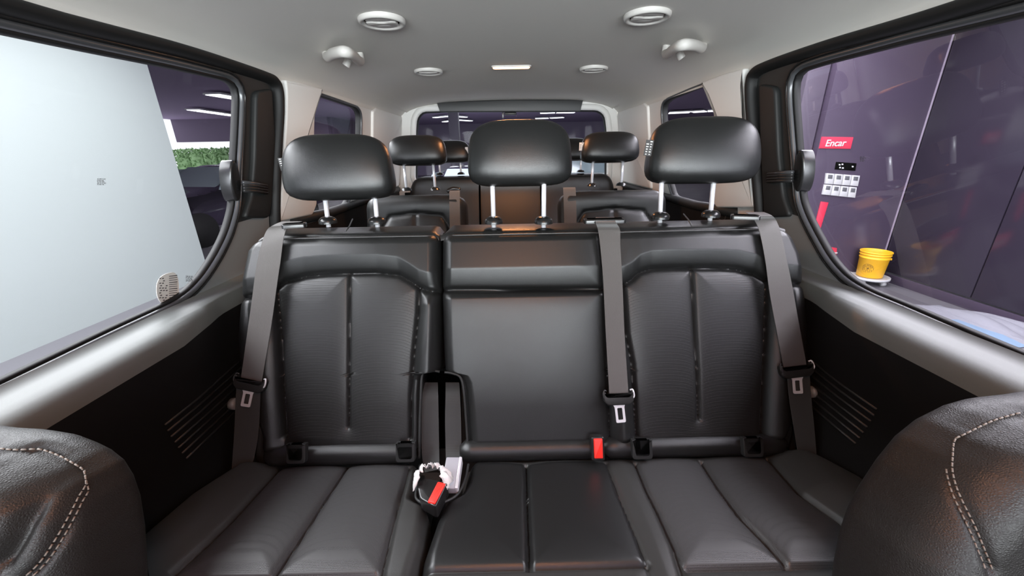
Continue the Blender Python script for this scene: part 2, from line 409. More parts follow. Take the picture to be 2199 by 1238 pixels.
for side, gp, op, wn in ((-1, glassL, outL, 'left'), (1, glassR, outR, 'right')):
    fn = WF(side)
    root = sempty('wall_' + wn)
    G = [atW(x, y, side)[1:] for x, y in gp]; G = [(-.33, G[0][1])] + [tuple(g) for g in G] + [(-.33, G[-1][1])]
    G = resample(smooth_path(G, 6, False)[0:], 260) if False else resample(roundpoly(G, .03, 3), 260)
    if True:  # keep orientation constant
        pass
    win = sempty('window_1' if side < 0 else 'window_2')
    cen = G.mean(0)
    gl = loftloops('glass_pane', [[fn(a, b, -.034) for a, b in offset2(G, .004)]], 'glass', win) if False else None
    fillpoly('glass_pane', [offset2(G, .004)], lambda a, b: fn(a, b, -.030), 'glass', win)
    # seal around the pane: black lip, bright rounded seal, black joint
    loft_ring('seal_lip', G, fn, [(.004, -.034), (0, -.026), (.001, -.016), (.006, -.012), (.008, -.016)], 'rubber', win)
    loft_ring('window_seal', G, fn, [(.006, -.018), (.007, -.009), (.010, -.004), (.014, -.0025), (.018, -.005), (.020, -.012)], 'seal', win)
    loft_ring('inner_seal', G, fn, [(.019, -.014), (.020, -.005), (.023, -.003), (.026, -.006), (.027, -.012)], 'gloss_plastic', win)
    # outer outline of the sliding door, rubber weatherstrip along top and rear edge
    O = [tuple(atW(x, y, side)[1:]) for x, y in op]
    zt = O[0][1]; rear = O[-1]
    path = [(Y0, zt)] + O + [(rear[0]-.005, .80), (rear[0]-.01, .70)]
    pth = np.array(chaikin(path, 3, False)); REAR[side] = sorted([(p[0]-.014, p[1]) for p in pth if p[0] > 1.15 and .802 < p[1] < 1.266], key=lambda q: -q[1])
    def strip(nm, P, o_h, m):
        P = np.array(P); T = np.gradient(P, axis=0); Nn = np.stack([-T[:, 1], T[:, 0]], 1); Nn /= np.linalg.norm(Nn, axis=1)[:, None]
        return loftloops(nm, [[fn(a, b, h) for a, b in P + Nn*o] for o, h in o_h], m, root, closed=False)
    strip('weatherstrip', pth, [(.002, -.02), (0, .004), (-.003, .012), (-.010, .018), (-.018, .016), (-.024, .008), (-.026, -.004), (-.028, -.03)], 'rubber')
    # door trim between seal and weatherstrip
    inner = offset2(G, .024)
    T = np.gradient(pth, axis=0); Nn = np.stack([-T[:, 1], T[:, 0]], 1); Nn /= np.linalg.norm(Nn, axis=1)[:, None]
    outer = list(pth - Nn*.024) + [(Y0, .70)]
    # black upper trim and grey lower trim, split at z=.875 along the rear pillar
    zs = .875
    fillpoly('door_frame_trim', [outer, inner], lambda a, b: fn(a, b, -.011), 'trim_mid', root)
    # proud upper pillar cover of the door
    pc_ = [(549, 196), (584, 190), (590, 300), (582, 440), (578, 469), (524, 469), (540, 420), (546, 340)] if side < 0 else [(1630, 180), (1666, 186), (1672, 330), (1682, 420), (1698, 466), (1641, 468), (1640, 440), (1633, 300)]
    slab('door_pillar_cover', roundpoly([tuple(atW(x, y, side)[1:]) for x, y in pc_], .02, 4), lambda a, b, h: fn(a, b, h), -.012, .004, 'trim_dark', root, bev=.008)
    # sill ledge, door panel
    prof = [(.839, .712), (.832, .705), (.815, .700), (.797, .696), (.783, .692), (.771, .686), (.763, .677), (.759, .664), (.757, .650), (.757, .63), (.760, .60), (.768, .55), (.790, .47), (.80, .40), (.805, .30), (.805, .0)]
    def wy(w, y): return w + max(0, .800-w)*min(1, max(0, (y-.80)/.16))
    ys = np.linspace(Y0, Y1, 24)
    k = 9
    # sill sweeps up behind the pane's lower rear corner
    def lift(y): t = max(0, min(1, (y-.93)/.20)); return t*t*(3-2*t)
    yy = np.r_[np.linspace(Y0, .9, 12), np.linspace(.92, 1.30, 16)]
    loftloops('door_sill', [[np.array([XC+side*wy(w, y), y, z]) for y in yy] for j, (w, z) in enumerate(prof[:k])], 'sill', root, closed=False)
    loftloops('door_panel', [[np.array([XC+side*wy(w, y), y, z]) for y in yy] for w, z in prof[k-1:]], 'panel_dark', root, closed=False)
    # grey lower corner plate between the pane's curve and the weatherstrip
    Gi = offset2(G, .028); sel = [tuple(p) for p in Gi if p[0] > .78 and p[1] < zs-.005]
    sel = sorted(sel, key=lambda p: p[1])
    corner = [(sel[0][0]-.02, .716)] + sel + [(rear[0]-.035, zs-.005), (rear[0]-.042, .72), (rear[0]-.042, .70), (sel[0][0], .70)]
    fillpoly('corner_plate', [corner], lambda a, b: fn(a, b, -.008), 'trim_grey', root)
    # quarter panel behind the door, lower
    yy2 = np.linspace(rear[0]-.005, Y1, 8)
    loftloops('quarter_panel', [[np.array([XC+side*w, y, z]) for y in yy2] for w, z in [(.825, .80), (.826, .74), (.822, .70), (.818, .66), (.812, .58), (.81, .3), (.81, 0)]], 'panel_dark', root, closed=False)
    # ribs moulded into the panel under the sill (two blocks)
    for blk, (ya, yb, za, n) in enumerate(((.70, 1.00, .50, 7), (.33, .60, .50, 7))):
        for i in range(n):
            z = za - i*.021; e = .006*i
            wz = float(np.interp(z, [p[1] for p in prof][::-1], [p[0] for p in prof][::-1]))
            V, Fc = tubeV([(XC+side*wy(wz, ya), ya+e, z), (XC+side*wy(wz, .8), .8, z), (XC+side*wy(wz, yb), yb - e*.3, z)] if blk == 0 else [(XC+side*wz, ya+e, z), (XC+side*wz, yb - e*.3, z)], .0035, 6)
            mesh('rib', V, Fc, 'plastic', root)

# light quarter trim behind the doors with the third side window
w3 = {-1: [(672, 203), (725, 218), (768, 233), (776, 243), (777, 262), (776, 300), (765, 395), (748, 437), (700, 462), (655, 478)],
      1: [(1545, 178), (1480, 196), (1432, 216), (1421, 226), (1420, 245), (1424, 300), (1434, 390), (1442, 418), (1480, 436), (1550, 470)]}
pil = {-1: [(603, 171), (640, 178), (686, 191), (678, 215), (668, 250), (667, 290), (669, 350), (673, 440), (664, 462), (592, 477), (597, 400), (601, 323), (606, 242), (606, 190)],
       1: [(1608, 146), (1560, 159), (1513, 177), (1530, 207), (1540, 240), (1543, 280), (1541, 340), (1538, 430), (1545, 446), (1628, 446), (1621, 400), (1614, 323), (1606, 242), (1603, 182)]}
for side, wn in ((-1, 'left'), (1, 'right')):
    fn = WF(side); root = sempty('trim_1' if side < 0 else 'trim_2')
    win = sempty('window_3' if side < 0 else 'window_4')
    G = [tuple(atW(x, y, side)[1:]) for x, y in w3[side]]
    G[0] = (1.585, G[1][1]+.003); G[-1] = (1.50, G[-1][1])
    G = resample(roundpoly(G, .02, 4), 140)
    fillpoly('glass_pane', [offset2(G, .004)], lambda a, b: fn(a, b, -.03), 'glass', win)
    loft_ring('window_seal', G, fn, [(.004, -.034), (0, -.02), (.003, -.008), (.007, -.003), (.014, -.002), (.018, -.008)], 'rubber', win)
    loft_ring('inner_seal', G, fn, [(.004, -.006), (.006, .000), (.009, .001), (.012, -.001)], 'seal', win)
    zb = .800
    outer = [(REAR[side][-1][0], zb), (Y1, zb), (Y1, 1.297), (REAR[side][0][0], 1.297)] + REAR[side]
    # light trim fills above the belt; hole follows the seal
    hole = offset2(G, .016); hole = np.array([(a, max(b, zb+.004)) for a, b in hole])
    fillpoly('quarter_trim', [outer, resample(roundpoly(hole, .0), 120)], lambda a, b: fn(a, b, -.004), 'beige', root)
    # proud pillar cover
    L = [tuple(atW(x, y, side)[1:]) for x, y in pil[side]]
    slab('pillar_cover', roundpoly(L, .012, 3), lambda a, b, h: fn(a, b, h), -.034, .016, 'beige', root, bev=.008, seg=4)
    # rear pillar cover
    Lr = [(2.30, .83), (2.30, 1.27), (2.36, 1.292), (2.90, 1.292), (2.90, .83)]
    slab('rear_pillar_cover', roundpoly(Lr, .01, 3), lambda a, b, h: fn(a, b, h), -.008, .010, 'beige', root, bev=.008)
    # black belt ledge under the window and lit rail
    V, Fc = tubeV([fn(1.42, .822, -.006), fn(1.75, .806, -.004), fn(2.25, .806, -.004), fn(2.88, .806, 0)], .02, 10)
    mesh('belt_rail', V, Fc, 'trim_dark', root)
    scr = atW(745 if side < 0 else 1415, 205, side)

# headliner
RP = [(.7545, 1.276), (.752, 1.290), (.748, 1.298), (.735, 1.312), (.712, 1.328), (.68, 1.344), (.62, 1.361), (.52, 1.376), (.4, 1.385), (.2, 1.390), (0, 1.391)]
def zc(x): x = abs(x-XC); return float(np.interp(x, [w for w, z in RP][::-1], [z for w, z in RP][::-1]))
full = [(-w, z) for w, z in RP] + [(w, z) for w, z in RP[::-1][1:]]
full = smooth_path([(a, 0, b) for a, b in full], 3)
def rz(y):  # slight drop at the tail
    t = max(0, (y-2.62)/.30); return -.012*t*t
rows = [[np.array([XC+p[0], y, p[2] + rz(y)*(1 if abs(p[0]) < .72 else 0)]) for p in full] for y in list(np.linspace(Y0, 2.6, 12)) + [2.7, 2.8, 2.88, 2.94]]
struct(loftloops('ceiling', rows, 'headliner', closed=False))
# van floor, rear wall with tailgate window
struct(box('floor', (XC, 1.25, -.02), (1.70, 3.5, .04), 'carpet', bev=0))
rw = sempty('wall_rear')
GR = [tuple(atY(x, y, Y1)[[0, 2]]) for x, y in [(908, 243), (1100, 238), (1284, 240), (1296, 250), (1300, 280), (1300, 385), (895, 390), (896, 285), (898, 256)]]
GR = resample(roundpoly(GR, .03, 4), 160)
fr = lambda a, b, h=0: np.array([a, Y1 - h, b])
wr = sempty('window_5')
fillpoly('glass_pane', [offset2(GR, .006)], lambda a, b: fr(a, b, -.05), 'glass_rear', wr)
loft_ring('window_seal', GR, fr, [(.006, -.055), (0, -.03), (.003, -.008), (.008, -.002), (.012, -.008)], 'rubber', wr)
loft_ring('window_surround', GR, fr, [(.008, -.01), (.010, .008), (.018, .016), (.034, .016), (.046, .008), (.052, -.006)], 'beige', rw)
outr = [(XC-.83, .80), (XC-.745, 1.30), (XC-.70, 1.34), (XC-.5, 1.374), (XC, 1.387), (XC+.5, 1.374), (XC+.70, 1.34), (XC+.745, 1.30), (XC+.83, .80), (XC+.80, .0), (XC-.80, .0)]
fillpoly('rear_trim', [outr, offset2(GR, .045)], lambda a, b: fr(a, b, 0), 'beige', rw)
hp = [tuple(atY(x, y, Y1-.03)[[0, 2]]) for x, y in [(938, 219), (1100, 214), (1252, 214), (1246, 240), (945, 241)]]
slab('tailgate_header', hp, lambda a, b, h: fr(a, b, h), .0, .035, 'plastic', rw, bev=.006)
lt = [(XC-.80, 0), (XC+.80, 0), (XC+.78, .78), (XC-.78, .78)]
slab('tailgate_panel', lt, lambda a, b, h: fr(a, b, h), .0, .03, 'panel_dark', rw, bev=.01)
c = atY(1096, 243, Y1-.02)
cm = thing('brake_lamp', c, 'small black high brake lamp housing at the top of the tailgate window', 'lamp')
box('housing', c + np.array([0, 0, -.004]), (.085, .03, .018), 'gloss_plastic', cm, .008)
c2 = atY(1080, 246, Y1+.01)
box('wiper_mount', c2, (.012, .02, .05), 'gloss_plastic', cm, .003)

# front cabin around and behind the photographer: dashboard, windscreen, front side windows
fc = sempty('trim_3')
for sg in (-1, 1):
    box('front_door_panel', (XC+sg*.80, -.90, .35), (.05, .98, .70), 'panel_dark', fc, .01)
    tube('front_pillar', [(XC+sg*.78, -1.42, .70), (XC+sg*.76, -.95, 1.02), (XC+sg*.73, -.52, 1.30)], .035, 'beige', fc, 10)
    tube('centre_pillar', [(XC+sg*.80, -.40, .0), (XC+sg*.80, -.40, .70), (XC+sg*.755, -.40, 1.28)], .04, 'beige', fc, 10)
box('dashboard', (XC, -1.22, .38), (1.60, .42, .80), 'panel_dark', fc, .05)
box('bonnet', (XC, -1.75, .30), (1.60, .70, .56), 'panel_dark', fc, .05)
box('roof_front', (XC, -.48, 1.375), (1.46, .20, .03), 'headliner', fc, .01)

# ---------------------------------------------------------------- ceiling fittings
def make_vent(c, r, label):
    root = thing('ceiling_vent', c, label, 'air vent', 'round air vents in the headliner')
    tilt = Matrix.Rotation(0, 3, 'X')
    lathe('bezel', [(r, .002), (r, -.004), (r*.97, -.009), (r*.90, -.011), (r*.80, -.0085), (r*.76, -.003), (r*.74, .004)], 'vent', root, 40, c)
    lathe('well', [(r*.76, -.002), (r*.70, .008), (.0001, .010)], 'hole', root, 24, c)
    bm = bmesh.new()
    # rotating core: disc with a waisted centre vane
    n = 28; R2 = r*.70
    top = [(-.98, .28), (-.5, .30), (-.2, .12), (.2, .12), (.5, .30), (.98, .28)]
    pts = [(x*R2, y*R2) for x, y in [(-.95, .30), (-.55, .34), (-.22, .15), (.22, .15), (.55, .34), (.95, .30), (.95, -.30), (.55, -.34), (.22, -.15), (-.22, -.15), (-.55, -.34), (-.95, -.30)]]
    bmesh.ops.delete(bm, geom=[]) if False else None; bm.free()
    slab('centre_vane', roundpoly(pts, .006, 3), lambda a, b, h: np.array(c) + np.array([a, b, -h]), -.004, .010, 'vent', root, bev=.003)
    for s in (-1, 1):
        seg = [(cos(t)*R2, s*sin(t)*R2) for t in np.linspace(radians(28), radians(152), 14)]
        slab('louvre', seg, lambda a, b, h: np.array(c) + np.array([a, b, -h]), -.004, .008, 'vent', root, bev=.002)
    return root
for px, lab in (((820, 44), 'large round ceiling vent, the nearer one on the left of the headliner'), ((1390, 33), 'large round ceiling vent, the nearer one on the right of the headliner'),
                ((920, 153), 'small looking round ceiling vent farther back, left of the glowing lamp'), ((1275, 147), 'small looking round ceiling vent farther back, right of the glowing lamp')):
    p = atZ(*px, 1.384); p[2] = zc(p[0]) - .001
    make_vent(p, .061, lab)
def make_handle(px, side, label):
    p = atZ(*px, 1.365); c = np.array([p[0], p[1], zc(p[0])])
    root = thing('grab_handle', c, label, 'handle', 'beige grab handles on the headliner')
    K = [(703, 122, 1.350), (716, 115, 1.340), (740, 111, 1.332), (758, 119, 1.336), (773, 132, 1.350)] if side < 0 else [(1507, 103, 1.350), (1493, 98, 1.340), (1469, 96, 1.332), (1450, 103, 1.336), (1431, 116, 1.350)]
    K = [atZ(*k) for k in K]; A, D = K[0], K[-1]
    P = smooth_path([A + [0, .006, .03]] + K + [D + [0, .006, .03]], 8)
    r = np.interp(np.linspace(0, 1, len(P)), [0, .15, .5, .85, 1], [.012, .0145, .0155, .0145, .012])
    tube('grip', P, r, 'vent', root, 14)
    H = atZ(745, 140, 1.335) if side < 0 else atZ(1462, 124, 1.335)
    Hp = smooth_path([H + [-side*.012, 0, .045], H + [-side*.008, 0, .02], H + [0, 0, .004], H + [side*.004, 0, -.002]], 5)
    tube('coat_hook', Hp, .0125, 'vent', root, 12)
make_handle((738, 118), -1, 'beige grab handle with coat hook on the left side of the headliner')
make_handle((1468, 102), 1, 'beige grab handle with coat hook on the right side of the headliner')
p = atZ(1098, 146, 1.384); p[2] = zc(p[0])
lamp = thing('dome_lamp', p, 'long rounded dome lamp glowing warm orange in the middle of the headliner', 'lamp')
L = [(x, y) for x, y in roundpoly([(-.085, -.018), (.085, -.018), (.085, .018), (-.085, .018)], .018, 6)]
slab('bezel', L, lambda a, b, h: p + np.array([a, b, -h]), -.004, .005, 'vent', lamp, bev=.003)
L = [(x*.93, y*.78) for x, y in L]
slab('lens', L, lambda a, b, h: p + np.array([a, b, -h]), .000, .010, 'lens', lamp, bev=.006)
al = area('dome_lamp_light', (p[0], p[1], p[2]-.02), (0, 0, 0), .15, .03, 3.0, (1, .40, .15)); al.parent = lamp; al.location = (0, 0, -.02)
for k in ('label', 'category'): del al[k]
al.name = 'lamp_light'
fl2 = copy_tree(lamp, None, (XC, -.02, zc(XC)))
fl2['label'] = 'second warm dome lamp on the headliner above the front seats'
for o_ in list(COL.objects):
    if o_.parent == fl2 and o_.type == 'LIGHT': o_.data = o_.data.copy(); o_.data.energy = 3.2; o_.data.color = (1, .34, .11)

# ================================================================ SECOND ROW BENCH
a_, b_ = 1.058-.843, .850-.322; Lb = math.hypot(a_, b_)
SB = Sheet((0, .843, .322), (0, a_, b_), (0, -b_, a_))
ca, cb = .823-.49, .325-.266; Lc = math.hypot(ca, cb)
SCu = Sheet((0, .823, .266), (0, -ca, cb), (0, cb, ca))
bp = lambda L: [SB.px(x, y) for x, y in L]
cp = lambda L: [SCu.px(x, y) for x, y in L]
def top_s(y, x=1100): return SB.px(x, y)[1]
def headrest(name, root, c, w, h, d, yaw=0, tilt=.10, n=18, m='leather'):
    # rounded cushion with a sewn side gusset, post sleeves below
    pts = []; Fc = []; V = {}
    lin = np.tan(np.linspace(-pi/4, pi/4, n+1)*.97)/math.tan(pi/4*.97)
    def key(p): return tuple(np.round(p, 5))
    vs = []; 
    def add(p):
        k = key(p)
        if k not in V: V[k] = len(vs); vs.append(p)
        return V[k]
    for ax in range(3):
        for sg in (-1, 1):
            for i in range(n):
                for j in range(n):
                    q = []
                    for di, dj in ((0, 0), (1, 0), (1, 1), (0, 1)):
                        p = np.zeros(3); p[ax] = sg; p[(ax+1) % 3] = lin[i+di]; p[(ax+2) % 3] = lin[j+dj]; q.append(add(p))
                    Fc.append(q if sg > 0 else q[::-1])
    P = np.array(vs); P = P/np.linalg.norm(P, axis=1)[:, None]
    t = np.clip(.5 - P[:, 2]*1.1, 0, 1); t = t*t*(3-2*t); e = 3.7 + 1.6*t
    a, bb, cc = w/2, d/2, h/2
    r = ((np.abs(P[:, 0])/a)**e + (np.abs(P[:, 1])/bb)**e + (np.abs(P[:, 2])/cc)**e)**(-1/e)
    Q = P*r[:, None]
    zn = Q[:, 2]/cc; yn = Q[:, 1]/bb; xn = Q[:, 0]/a
    Q[:, 0] *= 1 - .055*zn + .0*zn**2 - .03*yn            # wider at the bottom
    Q[:, 0] *= 1 + .02*np.cos(zn*2)
    Q[:, 1] += (-.012*np.cos(xn*1.5)*(yn < 0)) + .020*zn*zn*(yn < .2)*.6
    Q[:, 1] *= np.where(yn < 0, 1-.18*zn, 1-.30*np.maximum(zn, -.4))
    # side seam
    g = .003*np.exp(-((yn+.38-.15*zn)/.05)**2)*(np.abs(xn) > .6)
    Q[:, 0] -= np.sign(Q[:, 0])*g
    ct, st = cos(tilt), sin(tilt)
    R = np.array([[1, 0, 0], [0, ct, st], [0, -st, ct]]); cy, sy = cos(yaw), sin(yaw)
    Rz_ = np.array([[cy, -sy, 0], [sy, cy, 0], [0, 0, 1]])
    Q = Q @ R.T @ Rz_.T + np.array(c)
    return mesh(name, Q, Fc, m, root)
def posts(root, hr, c, h, sp, base_z, base_y, r=.0065):
    for s in (-1, 1):
        p0 = np.array([c[0]+s*sp/2, c[1]+.004, c[2]-h*.38]); p1 = np.array([c[0]+s*sp/2, base_y, base_z])
        tube('headrest_post', [p0, p1 + [0, 0, -.02]], r, 'chrome', root, 12)
        u = (p0-p1)/np.linalg.norm(p0-p1)
        Rm = Vector((0, 0, 1)).rotation_difference(Vector((0, .1, 1))).to_matrix()
        lathe('post_guide', [(.0001, .016), (.010, .016), (.016, .014), (.022, .009), (.026, .004), (.027, -.006)], 'gloss_plastic', root, 24, tuple(p1 + [0, 0, -.004]))
def care_tag(c, w, h, R, root, m='tagblack', mi='paper', n=5):
    t = box('care_tag', c, (w, .0015, h), m, root, .0003, R)
    rg = random.Random(n)
    bm = bmesh.new()
    Rm = R.to_4x4()
    for i in range(6):
        for s in (-1, 1):
            if rg.random() < .8:
                wv = w*(.12 + .2*rg.random())
                o = R @ Vector((w*.22*s, -.0009, h*(-.40+.16*i))); bbox_bm(bm, Vector(c)+o, (wv, .0006, h*.055), 0, R)
    k = bmobj('print', bm, mi, None); 
    # store as sub-part of the tag
    k.parent = t; k.location = -Vector(org(root)); ORG[k.name] = org(root)
    return t
def u_bezel(surf_c, w, h, root, nrm, up, right, name='anchor_bezel'):
    # U shaped plastic frame round a dark slot
    c = np.array(surf_c); up = np.array(up); right = np.array(right); nrm = np.array(nrm)
    W, H = w/2, h/2
    outer = roundpoly([(-W, H), (-W, -H), (W, -H), (W, H)], [.001, .009, .009, .001], 5)
    i = w*.20
    inner = roundpoly([(W-i, H), (W-i, -H+i*1.1), (-W+i, -H+i*1.1), (-W+i, H)], [.001, .005, .005, .001], 5)
    slab(name, list(outer)+list(inner), lambda a, b, k: c + right*a + up*b + nrm*k, -.012, .004, 'trim_dark', root, bev=.0025)
    inn = [(W-i, H), (W-i, -H+i), (-W+i, -H+i), (-W+i, H)]
    slab('anchor_slot', inn, lambda a, b, k: c + right*a + up*b + nrm*k, -.012, -.006, 'hole', root, bev=.0005)

# ---- left single seat
ls = thing('rear_seat', (-.46, .85, 0), 'single black leather seat at the left of the second row', 'car seat', 'second row seats')
TOP = top_s(497)
xl = bp([(566, 500), (547, 514), (527, 540), (516, 600), (508, 660), (504, 717), (507, 770), (514, 820), (528, 870), (548, 905), (560, 935)])
xr = bp([(943, 490), (945, 560), (946, 700), (946, 792), (944, 799), (912, 803), (905, 815), (903, 850), (903, 942)])
archL = [(515, 642), (560, 637), (591, 622), (613, 605), (658, 594), (700, 590), (747, 588), (813, 587), (858, 592), (880, 604), (901, 619), (920, 625), (946, 629)]
insLl = [(593, 621), (596, 663), (603, 739), (608, 850), (613, 935)]
insLr = [(900, 620), (898, 672), (889, 761), (883, 850), (882, 940)]
cenL = [(751, 590), (750, 760), (749, 917)]
g1 = .010
seamsL = [(bp(archL), g1, .006), (bp(insLl), g1, .006), (bp(insLr), .008, .005), (bp(cenL), .007, .004)]
def roll_base(arch, amp=.012, wdt=.05):
    ap = bp(arch); ax = [p[0] for p in ap]; as_ = [p[1] for p in ap]
    def f(X, S):
        ys = np.interp(X, ax, as_); t = S-ys
        return amp*np.clip(t/wdt, 0, 1)*np.exp(-np.maximum(0, t-wdt)/.12)
    return f
def bolster(fx0, fx1, insl, insr, rb, amp=.022):
    il = bp(insl); ir = bp(insr)
    def f(X, S):
        l = np.interp(S, [p[1] for p in il][::-1], [p[0] for p in il][::-1]); r = np.interp(S, [p[1] for p in ir][::-1], [p[0] for p in ir][::-1])
        dl = np.clip(l-X, 0, 1); dr = np.clip(X-r, 0, 1); low = np.clip((il[0][1]-S)/.05, 0, 1)
        d = np.maximum(dl, dr)
        return rb(X, S) + amp*low*np.sin(np.clip(d/.075, 0, 1)*pi)*.8
    return f
TL = TOP
regL = [('insert_panel', bp(insLl) + bp([(749, 945)]) + bp(cenL)[::-1] + bp([(747, 588), (700, 590), (658, 594), (613, 605)]), 'perf'),
        ('insert_panel', bp(cenL) + bp([(749, 945)]) + bp(insLr)[::-1] + bp([(880, 604), (858, 592), (813, 587)]), 'perf'),
        ('yoke_panel', bp(archL) + [(-.1, .53), (-.1, .8), (-1, .8), (-1, .4)], 'leather_top')]
bk, sfL = pad('backrest', ls, SB, -.035, TL, xl, xr, seamsL, nu=190, nv=200, R=.030, T=.10, puff=.010, pw=.025,
              base=bolster(0, 0, insLl, insLr, roll_base(archL)), regions=regL)
def topcap(root, sh, s, xa, xb, surf, depth=.115, tilt=.10):
    # top face of the backrest, running back from the piped front edge
    n = 40; rows = []
    xs = np.linspace(xa, xb, n)
    prof = [(-.001, -.020), (.002, -.008), (.010, -.002), (.03, .000), (.08, .003), (.105, .000), (.118, -.010), (.122, -.035), (.122, -.12)]
    base = sh.w(0, s, -.008); L = []
    for dy, dz in prof:
        row = []
        for x in xs:
            e = min(x-xa, xb-x); k = max(0, 1-e/.03); dr = .022*(1-sqrt(max(0, 1-k*k)))
            row.append(np.array([x, base[1]+dy, base[2]+dz + .003 - dr*min(1, (dy+.01)/.05)]))
        L.append(row)
    return loftloops('top_cover', L, 'leather_top', root, closed=False)
def pipe(root, surf, sh, pts, r=.0022):
    return tube('piping', surfline(surf, pts, .0005), r, 'piping', root, 8)
topcap(ls, SB, TL, -.70, -.197, sfL)
pl = [(x, TL-.010) for x in np.linspace(-.69, -.205, 12)]
pipe(ls, sfL, SB, pl)
# horizontal bar stitches on the top cover near the posts
HZ = .094
def tcpt(px): return atZ(px[0], px[1], .868)
HY = 1.150
hrL = atY(732, 361, HY)
h1 = headrest('headrest', ls, hrL, .284, .178, .115, yaw=.10)
def post_base(px, py): p = atZ(px, py, .872); return p
pb = [(703.5, 474, 698, 428), (809, 474, 805, 425)]
for root, hc, pbs in ((ls, hrL, pb),):
    pass
def do_posts(root, hc, pbs, hro, h=.168):
    for (x, y, tx, ty) in pbs:
        p1 = atZ(x, y, .864); 
        p0 = atY(tx, ty, p1[1]+.010); p0 = p0 + (p0-p1)*.5
        tube('headrest_post', [p0, p1 + np.array([0, 0, -.02])], .0068, 'chrome', hro, 12)
        lathe('post_guide', [(.0001, .012), (.011, .012), (.017, .010), (.023, .005), (.026, .000), (.026, -.008)], 'gloss_plastic', root, 24, tuple(p1))
do_posts(ls, hrL, pb, h1)
Ry = Matrix.Rotation(radians(8), 3, 'Z') @ Matrix.Rotation(radians(-4), 3, 'Y')
care_tag(atY(608, 353, 1.12), .020, .034, Ry, ls, n=3)
# belt guide on the shoulder
def belt_guide(root, px, w=.062, ang=.1, s=1):
    p = atZ(px[0], px[1], .872); R = Matrix.Rotation(ang, 3, 'Z')
    L = roundpoly([(-w/2, -.014), (w/2, -.014), (w/2, .016), (-w/2, .016)], .008, 4)
    g = slab('belt_guide', L, lambda a, b, h: p + np.array(R @ Vector((a, b, h))), -.006, .005, 'gloss_plastic', root, bev=.003)
    L2 = roundpoly([(-w/2+.008, -.004), (w/2-.008, -.004), (w/2-.008, .008), (-w/2+.008, .008)], .004, 3)
    slab('guide_slot', L2, lambda a, b, h: p + np.array(R @ Vector((a, b, h))), .0, .0062, 'hole', root, bev=.0005)
belt_guide(ls, (632, 484), .06, .25)
# stitched loop between the posts
tube('seam_tuck', [atZ(742, 497, .866), atZ(750, 487, .870), atZ(757, 471, .872)], .002, 'piping', ls, 6)
# lower roll with anchor points
def filler(root, x0, x1, yt=957, yb=995, amp=1, m='leather'):
    xs = np.linspace(x0, x1, 24); L = []
    for th in np.linspace(0, 2*pi, 17)[:-1]:
        row = []
        for x in xs:
            e = min(x-x0, x1-x); k = max(0, 1-e/.02); q = sqrt(max(0, 1-k*k*.8))
            row.append(np.array([x, .835 + .030*cos(th)*q, .290 + .030*sin(th)*q]))
        L.append(row)
    L.append(L[0])
    V = [p for l in L for p in l]; n = len(xs)
    Fc = [(i*n+k, i*n+k+1, (i+1)*n+k+1, (i+1)*n+k) for i in range(len(L)-1) for k in range(n-1)]
    return mesh('lower_roll', V, Fc, m, root)
nb = np.array([0, -.92, .39]); ub = np.array([0, .39, .92]); rb_ = np.array([1., 0, 0])
filler(ls, -.668, -.262)
def bez(root, px, w=.05, h=.050):
    p = atY(px[0], px[1], .80); u_bezel(p, w, h, root, nb, ub, rb_)
bez(ls, (636, 975)); bez(ls, (871, 972))
# cushion
Lf = Lc*1.0
cxl = cp([(596, 997), (540, 1008), (498, 1022), (445, 1058), (392, 1094), (301, 1173), (260, 1212)])
cxr = cp([(903, 999), (901, 1030), (893, 1066), (897, 1074), (922, 1090), (916, 1165), (897, 1236)])
Sa = [(748, 998), (691, 1084), (640, 1163), (594, 1232)]
Sb_ = [(608, 998), (500, 1116), (440, 1175), (371, 1237)]
Sc = [(879, 1000), (863, 1062), (847, 1116), (819, 1236)]
Sf = [(371, 1237), (480, 1236), (593, 1232), (700, 1232), (819, 1236)]
def cseam(pts, ext=False): return cp(pts)
sF = [(x, .345) for x in (-.60, -.3)]
seamC = [(cp(Sa), .011, .006), (cp(Sb_) , .012, .006), (cp(Sc), .009, .006)]
fl = cp(Sa)[-1]; flb = cp(Sb_)[-1]; flc = cp(Sc)[-1]
fs = .343
seamC.append(([(flb[0], fs), (flc[0], fs)], .010, .006))
def cbase(bl, br, amp=.028):
    L1 = cp(bl) if bl else None; R1 = cp(br) if br else None
    def f(X, S):
        h = np.zeros(X.shape)
        if L1: l = np.interp(S, [p[1] for p in L1], [p[0] for p in L1]); h += amp*np.sin(np.clip((l-X)/.13, 0, 1)*pi*.62)
        if R1: r = np.interp(S, [p[1] for p in R1], [p[0] for p in R1]); h += amp*np.sin(np.clip((X-r)/.13, 0, 1)*pi*.62)
        return h
    return f
RG = cp(Sb_) + cp(Sa)[::-1]
regC = [('cushion_panel', [(cp(Sb_)[0][0], 0.03)] + cp(Sb_)[:-1] + [(flb[0], fs), (fl[0], fs)] + cp(Sa)[::-1], 'perf_seat_lit'),
        ('cushion_panel', cp(Sa)[:-1] + [(fl[0], fs), (flc[0], fs)] + cp(Sc)[::-1], 'perf_seat_lit')]
pad('seat_cushion', ls, SCu, -.02, .44, cxl, cxr, seamC, m='leather_seat_lit', nu=180, nv=140, R=.055, T=.11, puff=.010, pw=.03, base=cbase(Sb_, None), regions=regC, Rx_=.030)
box('seat_base', (-.46, .70, .08), (.50, .40, .16), 'panel_dark', ls, .02)

